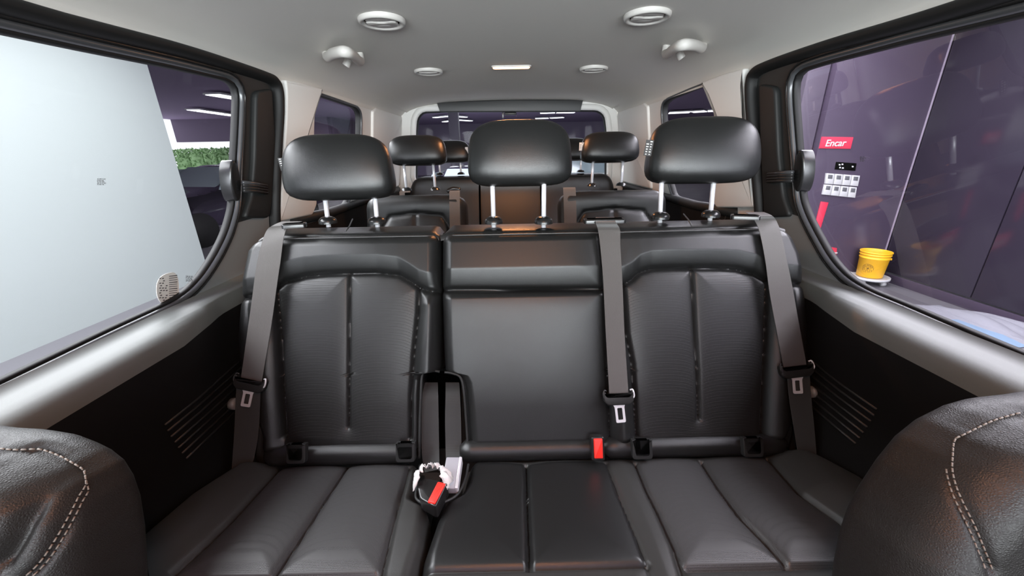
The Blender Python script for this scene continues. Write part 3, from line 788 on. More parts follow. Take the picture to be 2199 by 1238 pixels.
# ---- right double seat (centre + right)
rs = thing('rear_seat', (.33, .85, 0), 'wide black leather double seat, centre and right of the second row', 'car seat', 'second row seats')
TR = TL
xl = bp([(952, 492), (948, 505), (947, 628), (950, 740), (953, 797), (960, 801), (984, 806), (992, 822), (996, 850), (1001, 900), (1004, 950)])
xr = bp([(1668, 478), (1690, 492), (1708, 514), (1722, 548), (1731, 600), (1738, 650), (1743, 734), (1744, 790), (1735, 850), (1715, 900), (1690, 940)])
archR = [(1337, 613), (1357, 602), (1372, 587), (1397, 579), (1440, 577), (1485, 577), (1540, 577), (1579, 579), (1619, 588), (1645, 604), (1697, 611), (1731, 612)]
insRl = [(1338, 614), (1345, 717), (1357, 783), (1363, 880), (1367, 940)]
insRr = [(1647, 606), (1645, 717), (1641, 805), (1637, 908), (1636, 940)]
cenR = [(1485, 578), (1492, 717), (1497, 800), (1500, 900)]
divR = [(1284, 489), (1290, 560), (1295, 628), (1302, 761), (1307, 850), (1310, 950)]
horC = [(946, 623), (1100, 623), (1295, 622)]
seamsR = [(bp(archR), g1, .006), (bp(insRl), g1, .006), (bp(insRr), g1, .006), (bp(cenR), .008, .005), (bp(divR), .006, .004), (bp(horC), .014, .006)]
rbR = roll_base(archR); bR = bolster(0, 0, insRl, insRr, rbR)
hc_ = bp(horC)[1][1]; dv = bp(divR)
def baseR(X, S):
    dx = np.interp(S, [p[1] for p in dv][::-1], [p[0] for p in dv][::-1])
    right = np.clip((X-dx-.0)/.03, 0, 1)
    t = S-hc_; c_ = .014*np.clip(t/.06, 0, 1)*np.exp(-np.maximum(0, t-.06)/.15) + .012*np.clip(-t/.02, 0, 1)*np.exp(-np.maximum(0, -t-.02)/.12)
    return right*bR(X, S) + (1-right)*c_
regR = [('insert_panel', bp(insRl) + bp([(1500, 945)]) + bp(cenR)[::-1] + bp([(1440, 577), (1397, 579), (1372, 587), (1357, 602)]), 'perf'),
        ('insert_panel', bp(cenR) + bp([(1500, 945)]) + bp(insRr)[::-1] + bp([(1619, 588), (1579, 579), (1540, 577)]), 'perf'),
        ('yoke_panel', bp([(1287, 400)]) + bp([(1295, 622), (1335, 613)]) + bp(archR) + [(1.2, .4), (1.2, .9)], 'leather_top'),
        ('centre_headboard', [(-.5, hc_), (bp([(1295, 622)])[0][0], hc_)] + bp([(1287, 460)]) + [(-.5, .9)], 'leather_top'),
        ('centre_armrest_panel', [(-.5, hc_)] + [(bp([(1295, 622)])[0][0], hc_)] + dv[2:] + [(dv[-1][0], -.2), (-.5, -.2)], 'leather')]
_, sfR = pad('backrest', rs, SB, -.035, TR, xl, xr, seamsR, nu=330, nv=200, R=.030, T=.10, puff=.010, pw=.025, base=baseR, regions=regR)
topcap(rs, SB, TR, -.192, .775, sfR)
pipe(rs, sfR, SB, [(x, TR-.010) for x in np.linspace(-.18, .76, 20)])
hrC = atY(1115.5, 331, HY); hrR = atY(1504, 325, HY)
h2 = headrest('headrest', rs, hrC, .278, .177, .115)
h3 = headrest('headrest', rs, hrR, .286, .178, .115, yaw=-.10)
do_posts(rs, hrC, [(1060, 474, 1057.5, 397), (1167.5, 474, 1168, 397)], h2); do_posts(rs, hrR, [(1418.5, 464, 1421, 392), (1526.5, 460, 1533, 388)], h3)
care_tag(atY(1393, 318, 1.09), .020, .040, Matrix.Rotation(radians(-12), 3, 'Z') @ Matrix.Rotation(radians(6), 3, 'Y'), rs, n=7)
belt_guide(rs, (1298, 474), .11, 0); belt_guide(rs, (1600, 466), .07, -.35)
tube('seam_tuck', [atZ(1485, 485, .866), atZ(1478, 472, .872), atZ(1468, 460, .876)], .002, 'piping', rs, 6)
filler(rs, -.145, .232); filler(rs, .236, .735)
bez(rs, (1379, 966), .052, .05); bez(rs, (1617, 961), .052, .05)
# cushions: centre and right on one base
cxl = cp([(1005, 999), (992, 1045), (985, 1056), (975, 1070), (947, 1084), (934, 1111), (904, 1193), (896, 1240)])
cxr = cp([(1718, 985), (1760, 997), (1800, 1018), (1867, 1053), (1905, 1085), (1960, 1140)])
C1 = [(1130, 1000), (1132, 1079), (1135, 1160), (1137, 1222)]
S1 = [(1302, 996), (1331, 1073), (1363, 1149), (1388, 1213), (1400, 1245)]
S2 = [(1364, 996), (1388, 1054), (1411, 1098), (1446, 1175), (1468, 1245)]
S3 = [(1506, 993), (1541, 1047), (1589, 1111), (1643, 1165), (1692, 1219)]
S4 = [(1649, 985), (1718, 1063), (1828, 1141), (1900, 1190)]
e1 = cp(S1)[3]; e2 = cp(S2)[3]; e4 = cp(S4)[-1]
c1 = cp(C1)[-1]; cle = cxl[-2]
s3e = cp(S3)[-1]
seamC2 = [(cp(C1), .010, .006), (cp(S1), .005, .004), (cp(S2), .011, .006), (cp(S3), .011, .006), (cp(S4), .011, .006),
          ([(-.19, c1[1]+.001), (c1[0], c1[1]), (e1[0], e1[1]+.002)], .008, .006), ([(e2[0]+.006, s3e[1]), (s3e[0], s3e[1]), (.68, s3e[1])], .009, .006)]
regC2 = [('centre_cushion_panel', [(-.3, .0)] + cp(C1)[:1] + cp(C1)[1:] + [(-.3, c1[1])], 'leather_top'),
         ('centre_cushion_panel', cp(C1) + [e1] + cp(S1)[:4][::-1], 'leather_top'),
         ('cushion_panel', cp(S2)[:4] + [(e2[0], s3e[1])] + [s3e] + cp(S3)[::-1], 'perf_seat_lit'),
         ('cushion_panel', cp(S3) + [(.70, s3e[1])] + cp(S4)[::-1], 'perf_seat_lit')]
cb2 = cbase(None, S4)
pad('seat_cushion', rs, SCu, -.02, .44, cxl, cxr, seamC2, m='leather_seat_lit', nu=330, nv=140, R=.055, T=.11, puff=.010, pw=.03, base=cb2, regions=regC2, Rx_=.030)
box('seat_base', (.33, .70, .08), (.96, .40, .16), 'panel_dark', rs, .02)
for x, r_ in ((-.70, ls), (.79, rs)):
    tube('side_bracket', smooth_path([(x, .86, .24), (x, .86, .30), (x+(.01 if x < 0 else -.01), .875, .36)], 4), .016, 'trim_dark', r_, 10)

# ================================================================ SEAT BELTS AND BUCKLES
def ribbon(name, Lp, Rp, nrm, m, root, th=.0014, sub=8):
    A = np.array(smooth_path(Lp, sub)); B = np.array(smooth_path(Rp, sub)); n = len(A); V = []; K = 4
    if np.ndim(nrm) == 1: nrm = np.repeat([nrm], n, 0)
    else: nrm = np.array([np.interp(np.linspace(0, 1, n), np.linspace(0, 1, len(nrm)), np.array(nrm)[:, k]) for k in range(3)]).T
    for i in range(n):
        for k in range(K+1): V.append(A[i] + (B[i]-A[i])*k/K + nrm[i]*th)
        for k in range(K, -1, -1): V.append(A[i] + (B[i]-A[i])*k/K)
    w = 2*(K+1); Fc = []
    for i in range(n-1):
        for k in range(w): Fc.append((i*w+k, i*w+(k+1) % w, (i+1)*w+(k+1) % w, (i+1)*w+k))
    Fc.append(tuple(range(w))); Fc.append(tuple(range((n-1)*w, n*w))[::-1])
    return mesh(name, V, Fc, m, root, smooth=False)
def onS(x, y, h): q = SB.px(x, y, h); return SB.w(q[0], q[1], h)
def tongue(root, gl, gr, cen, tip, h, dark=True, gm='plastic'):
    # plastic grip bar spanning the webbing with a steel latch plate below
    A = onS(*gl, h); B = onS(*gr, h); C_ = (A+B)/2; Tt = onS(*tip, h+.002)
    x = (B-A)/np.linalg.norm(B-A); W = np.linalg.norm(B-A)/2
    n = SB.n; y = np.cross(n, x); 
    if (Tt-C_) @ y < 0: y = -y
    P = lambda a, b, k: C_ + x*a + y*b + n*k
    out = roundpoly([(-W, -.016), (-W*.86, -.020), (-W*.75, -.008), (W*.75, -.008), (W*.86, -.020), (W, -.016), (W*.97, .006), (W*.70, .016), (-W*.70, .016), (-W*.97, .006)], .005, 4)
    slab('tongue_grip', out, P, -.006, .008, gm, root, bev=.004)
    # bright end hooks
    for s in (-1, 1):
        tube('grip_wire', smooth_path([P(s*W*.80, .002, .004), P(s*W*.98, -.006, .006), P(s*W*.93, -.022, .004), P(s*W*.78, -.021, .001)], 5), .0022, 'steel' if s > 0 else gm, root, 8)
    L = np.linalg.norm(Tt - C_); yl = (Tt-C_)/L; xl_ = np.cross(yl, n); xl_ /= np.linalg.norm(xl_)
    Q = lambda a, b, k: C_ + xl_*a + yl*b + n*k
    o = roundpoly([(-.018, .012), (.018, .012), (.0125, .022), (.0125, L), (-.0125, L), (-.0125, .022)], .003, 3)
    i = roundpoly([(-.006, L-.018+.0), (.006, L-.018), (.006, L-.006), (-.006, L-.006)], .002, 3) if False else roundpoly([(-.0065, .024), (.0065, .024), (.0065, L-.007), (-.0065, L-.007)], .002, 3)
    # plate with slot = ring loft
    i2 = resample(i, 48); o2 = resample(o, 48)
    # align starts by angle
    def al(R_): 
        c0 = R_.mean(0); an = np.arctan2(R_[:, 1]-c0[1], R_[:, 0]-c0[0]); return R_[np.argsort(an)]
    o2 = al(o2); i2 = al(i2)
    loops = [[Q(a, b, -.001) for a, b in o2], [Q(a, b, .0012) for a, b in o2], [Q(a, b, .0012) for a, b in i2], [Q(a, b, -.001) for a, b in i2], [Q(a, b, -.001) for a, b in o2]]
    mesh('latch_plate', [p for L_ in loops for p in L_], [(r*48+k, r*48+(k+1) % 48, (r+1)*48+(k+1) % 48, (r+1)*48+k) for r in range(4) for k in range(48)], 'steel', root, smooth=False)
ha = .038
b1 = thing('seat_belt', onS(560, 700, 0), 'grey brown seat belt over the left edge of the second row', 'seat belt', 'second row seat belts')
tp = [atZ(598, 480, .874), atZ(655, 484, .876)]
Lp = [atZ(606, 476, .872), atZ(588, 484, .873), onS(573, 496, .02), onS(560, 532, .034), onS(550, 580, ha), onS(542, 641, ha), onS(531, 720, ha), onS(518, 812, ha), onS(514, 832, ha-.004)]
Rp = [atZ(650, 476, .872), atZ(628, 482, .874), onS(617, 490, .02), onS(609, 515, .034), onS(603, 560, ha), onS(597, 600, ha), onS(583, 700, ha), onS(565, 806, ha), onS(562, 826, ha-.004)]
ribbon('webbing', Lp, Rp, SB.n, 'webbing', b1)
ribbon('lower_webbing', [onS(508, 835, ha-.006), onS(506, 880, .03), onS(503, 940, .02), onS(498, 1012, .0)], [onS(560, 830, ha-.006), onS(558, 880, .03), onS(554, 940, .02), onS(540, 1010, .0)], SB.n, 'webdark', b1)
tongue(b1, (503, 819), (571, 834), None, (527, 874), ha+.004)
b2 = thing('seat_belt', onS(1320, 700, 0), 'grey brown seat belt hanging down the joint between centre and right seat', 'seat belt', 'second row seat belts')
Lp = [atZ(1279, 467, .869), atZ(1279, 478, .872), onS(1284, 494, .031), onS(1289, 530, .031), onS(1295, 600, .031), onS(1301, 720, .031), onS(1308, 842, .031), onS(1308, 862, .031)]
Rp = [atZ(1319, 467, .869), atZ(1322, 478, .872), onS(1331, 494, .031), onS(1332, 530, .031), onS(1336, 600, .031), onS(1341, 720, .031), onS(1349, 842, .031), onS(1349, 862, .031)]
ribbon('webbing', Lp, Rp, SB.n, 'webbing', b2)
tongue(b2, (1295, 858), (1361, 855), None, (1334, 908), .034)
b3 = thing('seat_belt', onS(1690, 650, 0), 'grey brown seat belt slanting over the right edge of the second row', 'seat belt', 'second row seat belts')
Lp = [atZ(1600, 456, .872), atZ(1612, 464, .876), onS(1620, 474, .02), onS(1631, 500, .032), onS(1643, 561, ha), onS(1652, 628, ha), onS(1666, 705, ha), onS(1683, 793, ha), onS(1686, 806, ha-.004)]
Rp = [atZ(1640, 456, .872), atZ(1656, 463, .876), onS(1666, 474, .02), onS(1676, 500, .032), onS(1688, 555, ha), onS(1700, 612, ha), onS(1714, 690, ha), onS(1731, 783, ha), onS(1734, 798, ha-.004)]
ribbon('webbing', Lp, Rp, SB.n, 'webbing', b3)
ribbon('lower_webbing', [onS(1690, 810, ha-.006), onS(1695, 860, .03), onS(1706, 930, .02), onS(1716, 990, .0)], [onS(1738, 806, ha-.006), onS(1742, 860, .03), onS(1748, 920, .02), onS(1753, 980, .0)], SB.n, 'webdark', b3)
tongue(b3, (1674, 802), (1746, 793), None, (1714, 846), ha+.004)
for p, r_ in ((atX(503, 868, -.762), ls), (atX(1744, 842, .815), rs)):
    V, Fc = tubeV([p + [-.008, 0, 0], p + [.008, 0, 0]], .016, 14); mesh('recliner_cap', V, Fc, 'trim_grey', r_)

# buckle stalks in the notch between the two seats
nt = thing('seat_buckle', onS(925, 950, -.02), 'black buckle with red button wrapped in crumpled plastic between the seats', 'buckle', 'seat buckles')
d0 = -.022
ribbon('buckle_strap', [onS(909, 822, d0-.03), onS(906, 850, d0), onS(905, 900, d0+.003), onS(906, 970, d0+.006), onS(912, 1015, .02)], [onS(940, 822, d0-.03), onS(941, 850, d0), onS(942, 900, d0+.003), onS(943, 960, d0+.006), onS(944, 1008, .02)], SB.n, 'webdark', nt)
ns = thing('seat_buckle', onS(975, 950, -.02), 'flat grey buckle between the seats, right of the plastic wrapped one', 'buckle', 'seat buckles')
ribbon('buckle_strap', [onS(957, 822, d0-.03), onS(957, 850, d0), onS(956, 900, d0+.003), onS(957, 960, d0+.006), onS(958, 995, .012)], [onS(986, 822, d0-.03), onS(988, 850, d0), onS(990, 900, d0+.003), onS(991, 960, d0+.006), onS(990, 990, .012)], SB.n, 'webdark', ns)
# notch back wall
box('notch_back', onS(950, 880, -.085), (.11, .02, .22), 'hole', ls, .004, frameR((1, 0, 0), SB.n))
Zb = .318
A = atZ(975, 984, Zb+.012); B_ = atZ(964, 1052, Zb-.005)
yl = (B_-A); Ly = np.linalg.norm(yl); yl /= Ly; xl2 = np.array([1, 0, 0]) - yl*yl[0]; xl2 /= np.linalg.norm(xl2); nn = np.cross(xl2, yl); nn = nn if nn[2] > 0 else -nn
Pb = lambda a, b, k: A + xl2*a + yl*b + nn*k
slab('buckle_body', roundpoly([(-.019, 0), (.019, 0), (.019, Ly), (-.019, Ly)], .004, 3), Pb, -.016, .004, 'buckle_grey', ns, bev=.003)
slab('buckle_slot', roundpoly([(-.012, Ly*.62), (.006, Ly*.62), (.006, Ly*.70), (-.012, Ly*.70)], .002, 2), Pb, .0, .0048, 'hole', ns, bev=.0005)
slab('buckle_edge', roundpoly([(.014, 0), (.021, .001), (.021, Ly), (.014, Ly)], .002, 3), Pb, -.018, .006, 'steel', ns, bev=.0015)
A2 = atZ(921, 1012, .345); B2 = atZ(936, 1086, .315)
# black body and red button
D1 = atZ(928, 1030, .345); D2 = atZ(929, 1082, .33)
yl2 = atZ(926, 1086, .335)-atZ(948, 1042, .340); L2 = np.linalg.norm(yl2); yl2 /= L2
xr2 = np.cross([0, 0, 1.], yl2); xr2 /= np.linalg.norm(xr2); n2 = np.cross(yl2, xr2); n2 = n2 if n2[2] > 0 else -n2
Pr = lambda a, b, k: atZ(948, 1042, .340) + xr2*a + yl2*b + n2*k
sgn = 1 if (atZ(915, 1050, .34)-atZ(948, 1042, .34)) @ xr2 > 0 else -1
slab('buckle_body', roundpoly([(-.014*sgn, -.006), (.046*sgn, -.004), (.052*sgn, .018), (.030*sgn, L2*.9), (-.006*sgn, L2+.004), (-.014*sgn, L2+.003)], .006, 4), Pr, -.03, .006, 'gloss_plastic', nt, bev=.004)
slab('release_button', roundpoly([(-.012*sgn, 0), (.008*sgn, 0), (.008*sgn, L2), (-.010*sgn, L2)], .003, 3), Pr, .0, .010, 'red', nt, bev=.003)
# crumpled wrap round the buckle
wr_ = thing('plastic_wrap', atZ(925, 1025, .345), 'crumpled clear plastic wrap bunched around the left buckle between the seats', 'wrapping')
cW = atZ(926, 1038, .336); V = []; Fc = []; nU, nV = 60, 7
rg = np.random.RandomState(3)
for j in range(nV):
    for i in range(nU):
        th = radians(-25) + radians(235)*i/(nU-1); tt = j/(nV-1); rr = .025 + .022*tt*(1+.25*sin(3*th+1)) + .0012*rg.randn()
        V.append(cW + np.array([cos(th)*rr*.95, sin(th)*rr, .026*cos(tt*1.5) + .006*sin(th*11+3*tt) + .0015*rg.randn()]))
for j in range(nV-1):
    for i in range(nU-1): Fc.append((j*nU+i, j*nU+i+1, (j+1)*nU+i+1, (j+1)*nU+i))
w_ = mesh('crumpled_film', V, Fc, 'wrap', wr_, smooth=True)
md = w_.modifiers.new('s', 'SOLIDIFY'); md.thickness = .0012
# red buckle of the centre belt
rb2 = thing('seat_buckle', atY(1284, 962, .80), 'upright red release button in a black surround behind the centre cushion', 'buckle', 'seat buckles')
p = atY(1284, 963, .795); Pq = lambda a, b, k: p + rb_*a + ub*b + nb*k
slab('buckle_body', roundpoly([(-.017, -.032), (.017, -.032), (.017, .029), (-.017, .029)], .006, 4), Pq, -.02, .002, 'gloss_plastic', rb2, bev=.003)
slab('release_button', roundpoly([(-.011, -.024), (.011, -.024), (.011, .025), (-.011, .025)], .002, 3), Pq, .0, .008, 'red', rb2, bev=.002)
# plastic edging of the notch in both backrests and cushions
e_ = [onS(x, y, h) for x, y, h in ((944, 799, .0), (930, 797, .004), (912, 800, .006), (906, 812, .006), (904, 850, .006), (902, 900, .004), (901, 950, .004), (900, 985, .004))]
tube('notch_trim', smooth_path(e_, 4), .0035, 'trim_dark', ls, 8)
e_ = [onS(x, y, h) for x, y, h in ((955, 800, .0), (970, 802, .004), (986, 808, .006), (993, 822, .006), (997, 850, .006), (1001, 900, .004), (1004, 950, .004), (1005, 990, .004))]
tube('notch_trim', smooth_path(e_, 4), .0035, 'trim_dark', rs, 8)
zc_ = .302
tube('notch_trim', smooth_path([atZ(x, y, z) for x, y, z in ((902, 1000, .285), (897, 1035, .295), (893, 1062, .302), (896, 1074, .305), (912, 1084, .308), (921, 1092, .306))], 4), .003, 'trim_mid', ls, 8)
tube('notch_trim', smooth_path([atZ(x, y, z) for x, y, z in ((1006, 998, .285), (1000, 1025, .292), (990, 1052, .300), (976, 1068, .305), (950, 1082, .308), (939, 1097, .306))], 4), .003, 'trim_mid', rs, 8)

# ================================================================ REAR ROWS
def rear_seat(root, Y, x0, x1, ztop, hx, hz, hw, hh, rods, zr, corner=.07, insert=True, tagside=0, m='leather', heads=None):
    sh = Sheet((0, Y-.20, ztop-.56), (0, .20, .56), (0, -.56, .20)); Ls = math.hypot(.2, .56)
    cl = [(x0+corner*(1-sin(t)), Ls - corner*(1-cos(t)) - .0) for t in np.linspace(pi/2, 0, 8)]
    xl = [(x0+.03, 0), (x0, .15), (x0, Ls-corner)] + [(x0 + corner*(1-cos(t)), Ls-corner+corner*sin(t)) for t in np.linspace(0, pi/2*.98, 8)]
    xr = [(x1-.03, 0), (x1, .15), (x1, Ls-corner)] + [(x1 - corner*(1-cos(t)), Ls-corner+corner*sin(t)) for t in np.linspace(0, pi/2*.98, 8)]
    cx = (x0+x1)/2; w = (x1-x0)
    seams = []
    if insert:
        A = [(x0+.10, 0), (x0+.085, Ls-.17), (x0+.12, Ls-.115), (cx, Ls-.10), (x1-.12, Ls-.115), (x1-.085, Ls-.17), (x1-.10, 0)]; seams = [(A, .008, .006), ([(cx, 0), (cx, Ls-.10)], .006, .005)]
    pad('backrest', root, sh, 0, Ls, xl, xr, seams, m=m, nu=70, nv=70, R=.04, T=.09, puff=.008, base=lambda X, S: .012*np.exp(-((S-Ls+.05)/.05)**2))
    cs = Sheet((0, Y-.20, .33), (0, -1, .12), (0, .12, 1))
    pad('seat_cushion', root, cs, 0, .46, [(x0, 0), (x0, .46)], [(x1, 0), (x1, .46)], [([(cx, 0), (cx, .40)], .006, .005)], m=m, nu=50, nv=40, R=.05, T=.10)
    tube('seam', [(x0+.05, Y-.012, ztop-.022), (x1-.05, Y-.012, ztop-.022)], .002, 'piping', root, 6)
    for i, h in enumerate(heads if heads is not None else [(hx, rods)]):
        hx_, rd = h
        ho = headrest('headrest', root, (hx_, Y+.03, hz), hw, hh, .11, n=14)
        for rx in rd:
            p1 = np.array([rx, Y+.03, zr])
            tube('headrest_post', [(rx, Y+.03, hz-hh*.3), p1], .0065, 'chrome', ho, 10)
            lathe('post_guide', [(.0001, .012), (.012, .012), (.022, .006), (.026, -.004)], 'gloss_plastic', root, 20, tuple(p1))
t3 = thing('rear_seat', (-.45, 1.9, 0), 'black leather third row seat on the left', 'car seat', 'third row seats')
rear_seat(t3, 1.92, -.70, -.205, .868, -.427, 1.062, .262, .135, (-.501, -.360), .882)
tube('belt_guide', smooth_path([(-.30, 1.93, .872), (-.27, 1.94, .884), (-.235, 1.94, .878)], 4), .010, 'gloss_plastic', t3, 8)
ribbon('webbing', [(-.285, 1.95, .872), (-.285, 1.91, .87), (-.285, 1.875, .80), (-.285, 1.83, .68)], [(-.235, 1.95, .872), (-.235, 1.91, .87), (-.235, 1.875, .80), (-.235, 1.83, .68)], np.array([0, -.94, .34]), 'webbing', t3)
t3['label'] = 'black leather third row seat on the left, seen behind the leftmost big headrest'
t4 = thing('rear_seat', (.50, 1.9, 0), 'black leather third row seat on the right, belt strap over its inner shoulder', 'car seat', 'third row seats')
rear_seat(t4, 1.92, .245, .775, .872, .485, 1.060, .262, .138, (.411, .556), .886)
ribbon('webbing', [(.265, 1.95, .876), (.265, 1.91, .874), (.265, 1.875, .80), (.265, 1.83, .68)], [(.325, 1.95, .876), (.325, 1.91, .874), (.325, 1.875, .80), (.325, 1.83, .68)], np.array([0, -.94, .34]), 'webbing', t4)
care_tag(atY(1249, 315, 1.92), .022, .036, Matrix.Rotation(radians(-8), 3, 'Z'), t4, m='vent', mi='ink', n=2)
t5 = thing('rear_seat', (.02, 2.7, 0), 'black leather back bench of the fourth row below the tailgate window, two small headrests', 'car seat')
rear_seat(t5, 2.66, -.66, .71, .915, 0, 1.055, .245, .14, (), .915, corner=.10, insert=False, heads=[(-.372, (-.455, -.315)), (.415, (.345, .487))])
for x in (-.19, .215): tube('panel_split', [(x, 2.66-.012, .90), (x, 2.66-.16, .50)], .006, 'hole', t5, 6)
care_tag(atY(1002, 325, 2.64), .018, .05, Matrix.Rotation(radians(4), 3, 'Z'), t5, m='white', mi='ink', n=5)

# ================================================================ FRONT SEAT SHOULDERS
def front_seat(side, label):
    Yf = .20
    fl = [(0, 925), (60, 928), (130, 940), (175, 957), (205, 972), (240, 1000), (265, 1040), (282, 1090), (293, 1160), (298, 1238), (300, 1300)] if side < 0 else \
         [(2199, 850), (2120, 858), (2060, 875), (2000, 905), (1950, 945), (1905, 1000), (1865, 1060), (1838, 1110), (1818, 1170), (1805, 1238), (1798, 1300)]
    root = thing('front_seat', (-.45 if side < 0 else .47, .25, 0), label, 'car seat', 'front seats')
    sl = .10
    sh = Sheet((0, Yf-.03, .30), (0, .14, .60), (0, -.60, .14))
    pts = [sh.px(x, y, -.09) for x, y in fl]
    xo = side*.72
    Sm = max(p[1] for p in pts)
    inner = [(pts[-1][0] - side*.01, 0), (pts[-1][0], pts[-1][1]-.10)] + pts[::-1]
    xt, st = pts[0]
    inner += [(xt + side*.06, st+.010), (xt + side*.12, st+.016), (xt + side*.17, st+.018)]; Sm = st + .014
    outer = [(xo*.95, 0), (xo, Sm-.2), (xo*.97, Sm-.06), (xt + side*.33, Sm-.012), (xt + side*.27, Sm+.004)]
    if side < 0: xl, xr = outer, inner
    else: xl, xr = inner, outer
    # monotone in s
    def mono(L):
        L = sorted(L, key=lambda p: p[1]); return L
    sp = [(188, 972), (201, 1000), (194, 1038), (169, 1085), (135, 1148), (94, 1210), (63, 1238)] if side < 0 else \
         [(2046, 938), (2039, 1006), (2052, 1056), (2073, 1100), (2096, 1148), (2127, 1225)]
    tp_ = [(2, 934), (78, 940), (141, 952), (188, 972)] if side < 0 else [(2196, 856), (2107, 872), (2073, 890), (2048, 934)]
    sp2 = [(2, 1007), (31, 1019), (63, 1038), (78, 1063), (69, 1095), (31, 1163), (3, 1215)] if side < 0 else []
    X_, Sg, P_ = pad('backrest', root, sh, 0, Sm+.004, mono(xl), mono(xr), [], nu=200, nv=170, R=.055, T=.12, puff=.006, pw=.02, Rx_=.050, dry=True)
    Q_ = (P_.reshape(-1, 3) - CAM) @ CM; ok = Q_[:, 2] < -.02
    PX = np.where(ok, 1099.5 + F*Q_[:, 0]/-np.minimum(Q_[:, 2], -.02), 1e6); PY = 619 - F*Q_[:, 1]/-np.minimum(Q_[:, 2], -.02)
    def near(x, y): k = int(np.argmin((PX-x)**2 + (PY-y)**2)); return (X_.ravel()[k], Sg.ravel()[k])
    def line(L):
        L = smooth_path([(x, y, 0) for x, y in L], 4); L = np.array([near(p[0], p[1]) for p in L])
        for _ in range(4): M_ = L.copy(); M_[1:-1] = (L[:-2]+2*L[1:-1]+L[2:])/4; L = M_
        return [tuple(p) for p in L]
    S_ = line(sp); TOPL = line(tp_); seams = [(S_, .005, .0035), (TOPL, .003, .003)]
    if sp2: 
        S2_ = line(sp2); seams.append((S2_, .012, .007))
    top = [(p[0]-side*.0, p[1]-.010) for p in pts[:5]] if side < 0 else [(p[0], p[1]-.010) for p in pts[:4]]
    _, sf = pad('backrest', root, sh, 0, Sm+.004, mono(xl), mono(xr), seams, m='leather_front', nu=200, nv=170, R=.055, T=.12, puff=.006, pw=.02, Rx_=.050, RB=.03)
    # twin needle stitching along the seams: every stitch modelled, joined
    _, _, P2 = pad('backrest', root, sh, 0, Sm+.004, mono(xl), mono(xr), seams, nu=200, nv=170, R=.055, T=.12, puff=.006, pw=.02, Rx_=.050, dry=True)
    PF = P2.reshape(-1, 3); Q_ = (PF - CAM) @ CM; zz = -np.minimum(Q_[:, 2], -.02)
    PX = 1099.5 + F*Q_[:, 0]/zz; PY = 619 - F*Q_[:, 1]/zz
    def at3(x, y):
        d2 = (PX-x)**2 + (PY-y)**2; k = np.argsort(d2)[:4]; w = 1/(d2[k]+1); return (PF[k]*w[:, None]).sum(0)/w.sum()
    def stitch(L, m_='thread'):
        L = smooth_path([(x, y, 0) for x, y in L], 10); L = np.array([at3(p[0], p[1]) for p in L])
        for _ in range(6): M_ = L.copy(); M_[1:-1] = (L[:-2]+2*L[1:-1]+L[2:])/4; L = M_
        d = np.r_[0, np.cumsum(np.linalg.norm(np.diff(L, axis=0), axis=1))]; n = max(2, int(d[-1]/.0058)); t = np.linspace(0, d[-1], n+1)
        L = np.array([np.interp(t, d, L[:, k]) for k in range(3)]).T
        L = L + (CAM-L)/np.linalg.norm(CAM-L, axis=1)[:, None]*.0012
        V, Fc = merge([tubeV([a*.85+b*.15, a*.15+b*.85], .0009, 5) for a, b in zip(L[:-1], L[1:])])
        o = mesh('stitching', V, Fc, m_, root); o['kind'] = 'stuff'
    stitch([(x+5, y) for x, y in sp]); stitch([(x-9, y) for x, y in sp[1:]])
    stitch([(x, y-3) for x, y in tp_]); stitch([(x, y+7) for x, y in tp_])
    return root, sf
front_seat(-1, 'shoulder of the left front seat in black grained leather, bottom left corner')
front_seat(1, 'shoulder of the right front seat in black grained leather, bottom right corner')

# ================================================================ WINDOW FITTINGS AND LABELS
for side, cx_, bar in ((-1, (505, 389), [(512, 402), (540, 404), (566, 408)]), (1, (1716, 368), [(1712, 380), (1686, 381), (1656, 383)])):
    fn = WF(side); q = atW(*cx_, side)
    root = thing('window_latch', q, 'dark latch with ridged bar on the rear edge of the %s sliding door window' % ('left' if side < 0 else 'right'), 'latch', 'window latches')
    L = [(q[1] + .020*cos(t), q[2] + .056*sin(t)) for t in np.linspace(0, 2*pi, 33)[:-1]]
    slab('latch_pad', L, lambda a, b, h: fn(a, b, h), -.03, .004, 'gloss_plastic', root, bev=.006)
    B = [atW(x, y, side) for x, y in bar]
    for i, dz in enumerate((-.010, -.002, .006, .013)):
        V, Fc = tubeV([fn(b[1], b[2]+dz, .014 - .004*(k == 2)) for k, b in enumerate(B)], .0052, 8)
        mesh('latch_bar', V, Fc, 'seal' if i == 3 else 'plastic', root)
def glasspt(x, y, side, k=-.026):
    n = (side, 0, -KW); return atp(x, y, n, .835 - KW*.715 + side*XC - k)
def sticker(name, side, outline, m, label, cat, k=-.026):
    P = [glasspt(x, y, side, k) for x, y in outline]; c = sum(P)/len(P)
    root = thing(name, c, label, cat)
    fn = WF(side)
    slab('sheet', [(p[1], p[2]) for p in P], lambda a, b, h: fn(a, b, h + k), -.0002, .0008, m, root, bev=.0002, seg=1)
    return root
def marks(root, side, quads, m, k=-.0248):
    bm = bmesh.new(); fn = WF(side)
    for q in quads:
        P = [glasspt(x, y, side, k) for x, y in q]; bm.faces.new([bm.verts.new(Vector(p)) for p in P])
    return bmobj('print', bm, m, root)
el = [(x, y-12) for x, y in [(335, 640), (336, 620), (345, 605), (362, 598), (376, 597), (383, 612), (384, 640), (382, 662), (368, 672), (352, 668), (340, 658)]]
s1_ = sticker('window_label', -1, [tuple(p) for p in chaikin(el, 2)], 'paper', 'torn oval paper label with a barcode stuck low on the left sliding window', 'label')
qs = []
for i in range(13):
    y = 591 + i*4.6; qs.append([(363, y+2), (381, y), (381, y+1.4+.8*(i % 3 == 0)), (363, y+3.4)])
rg = random.Random(5)
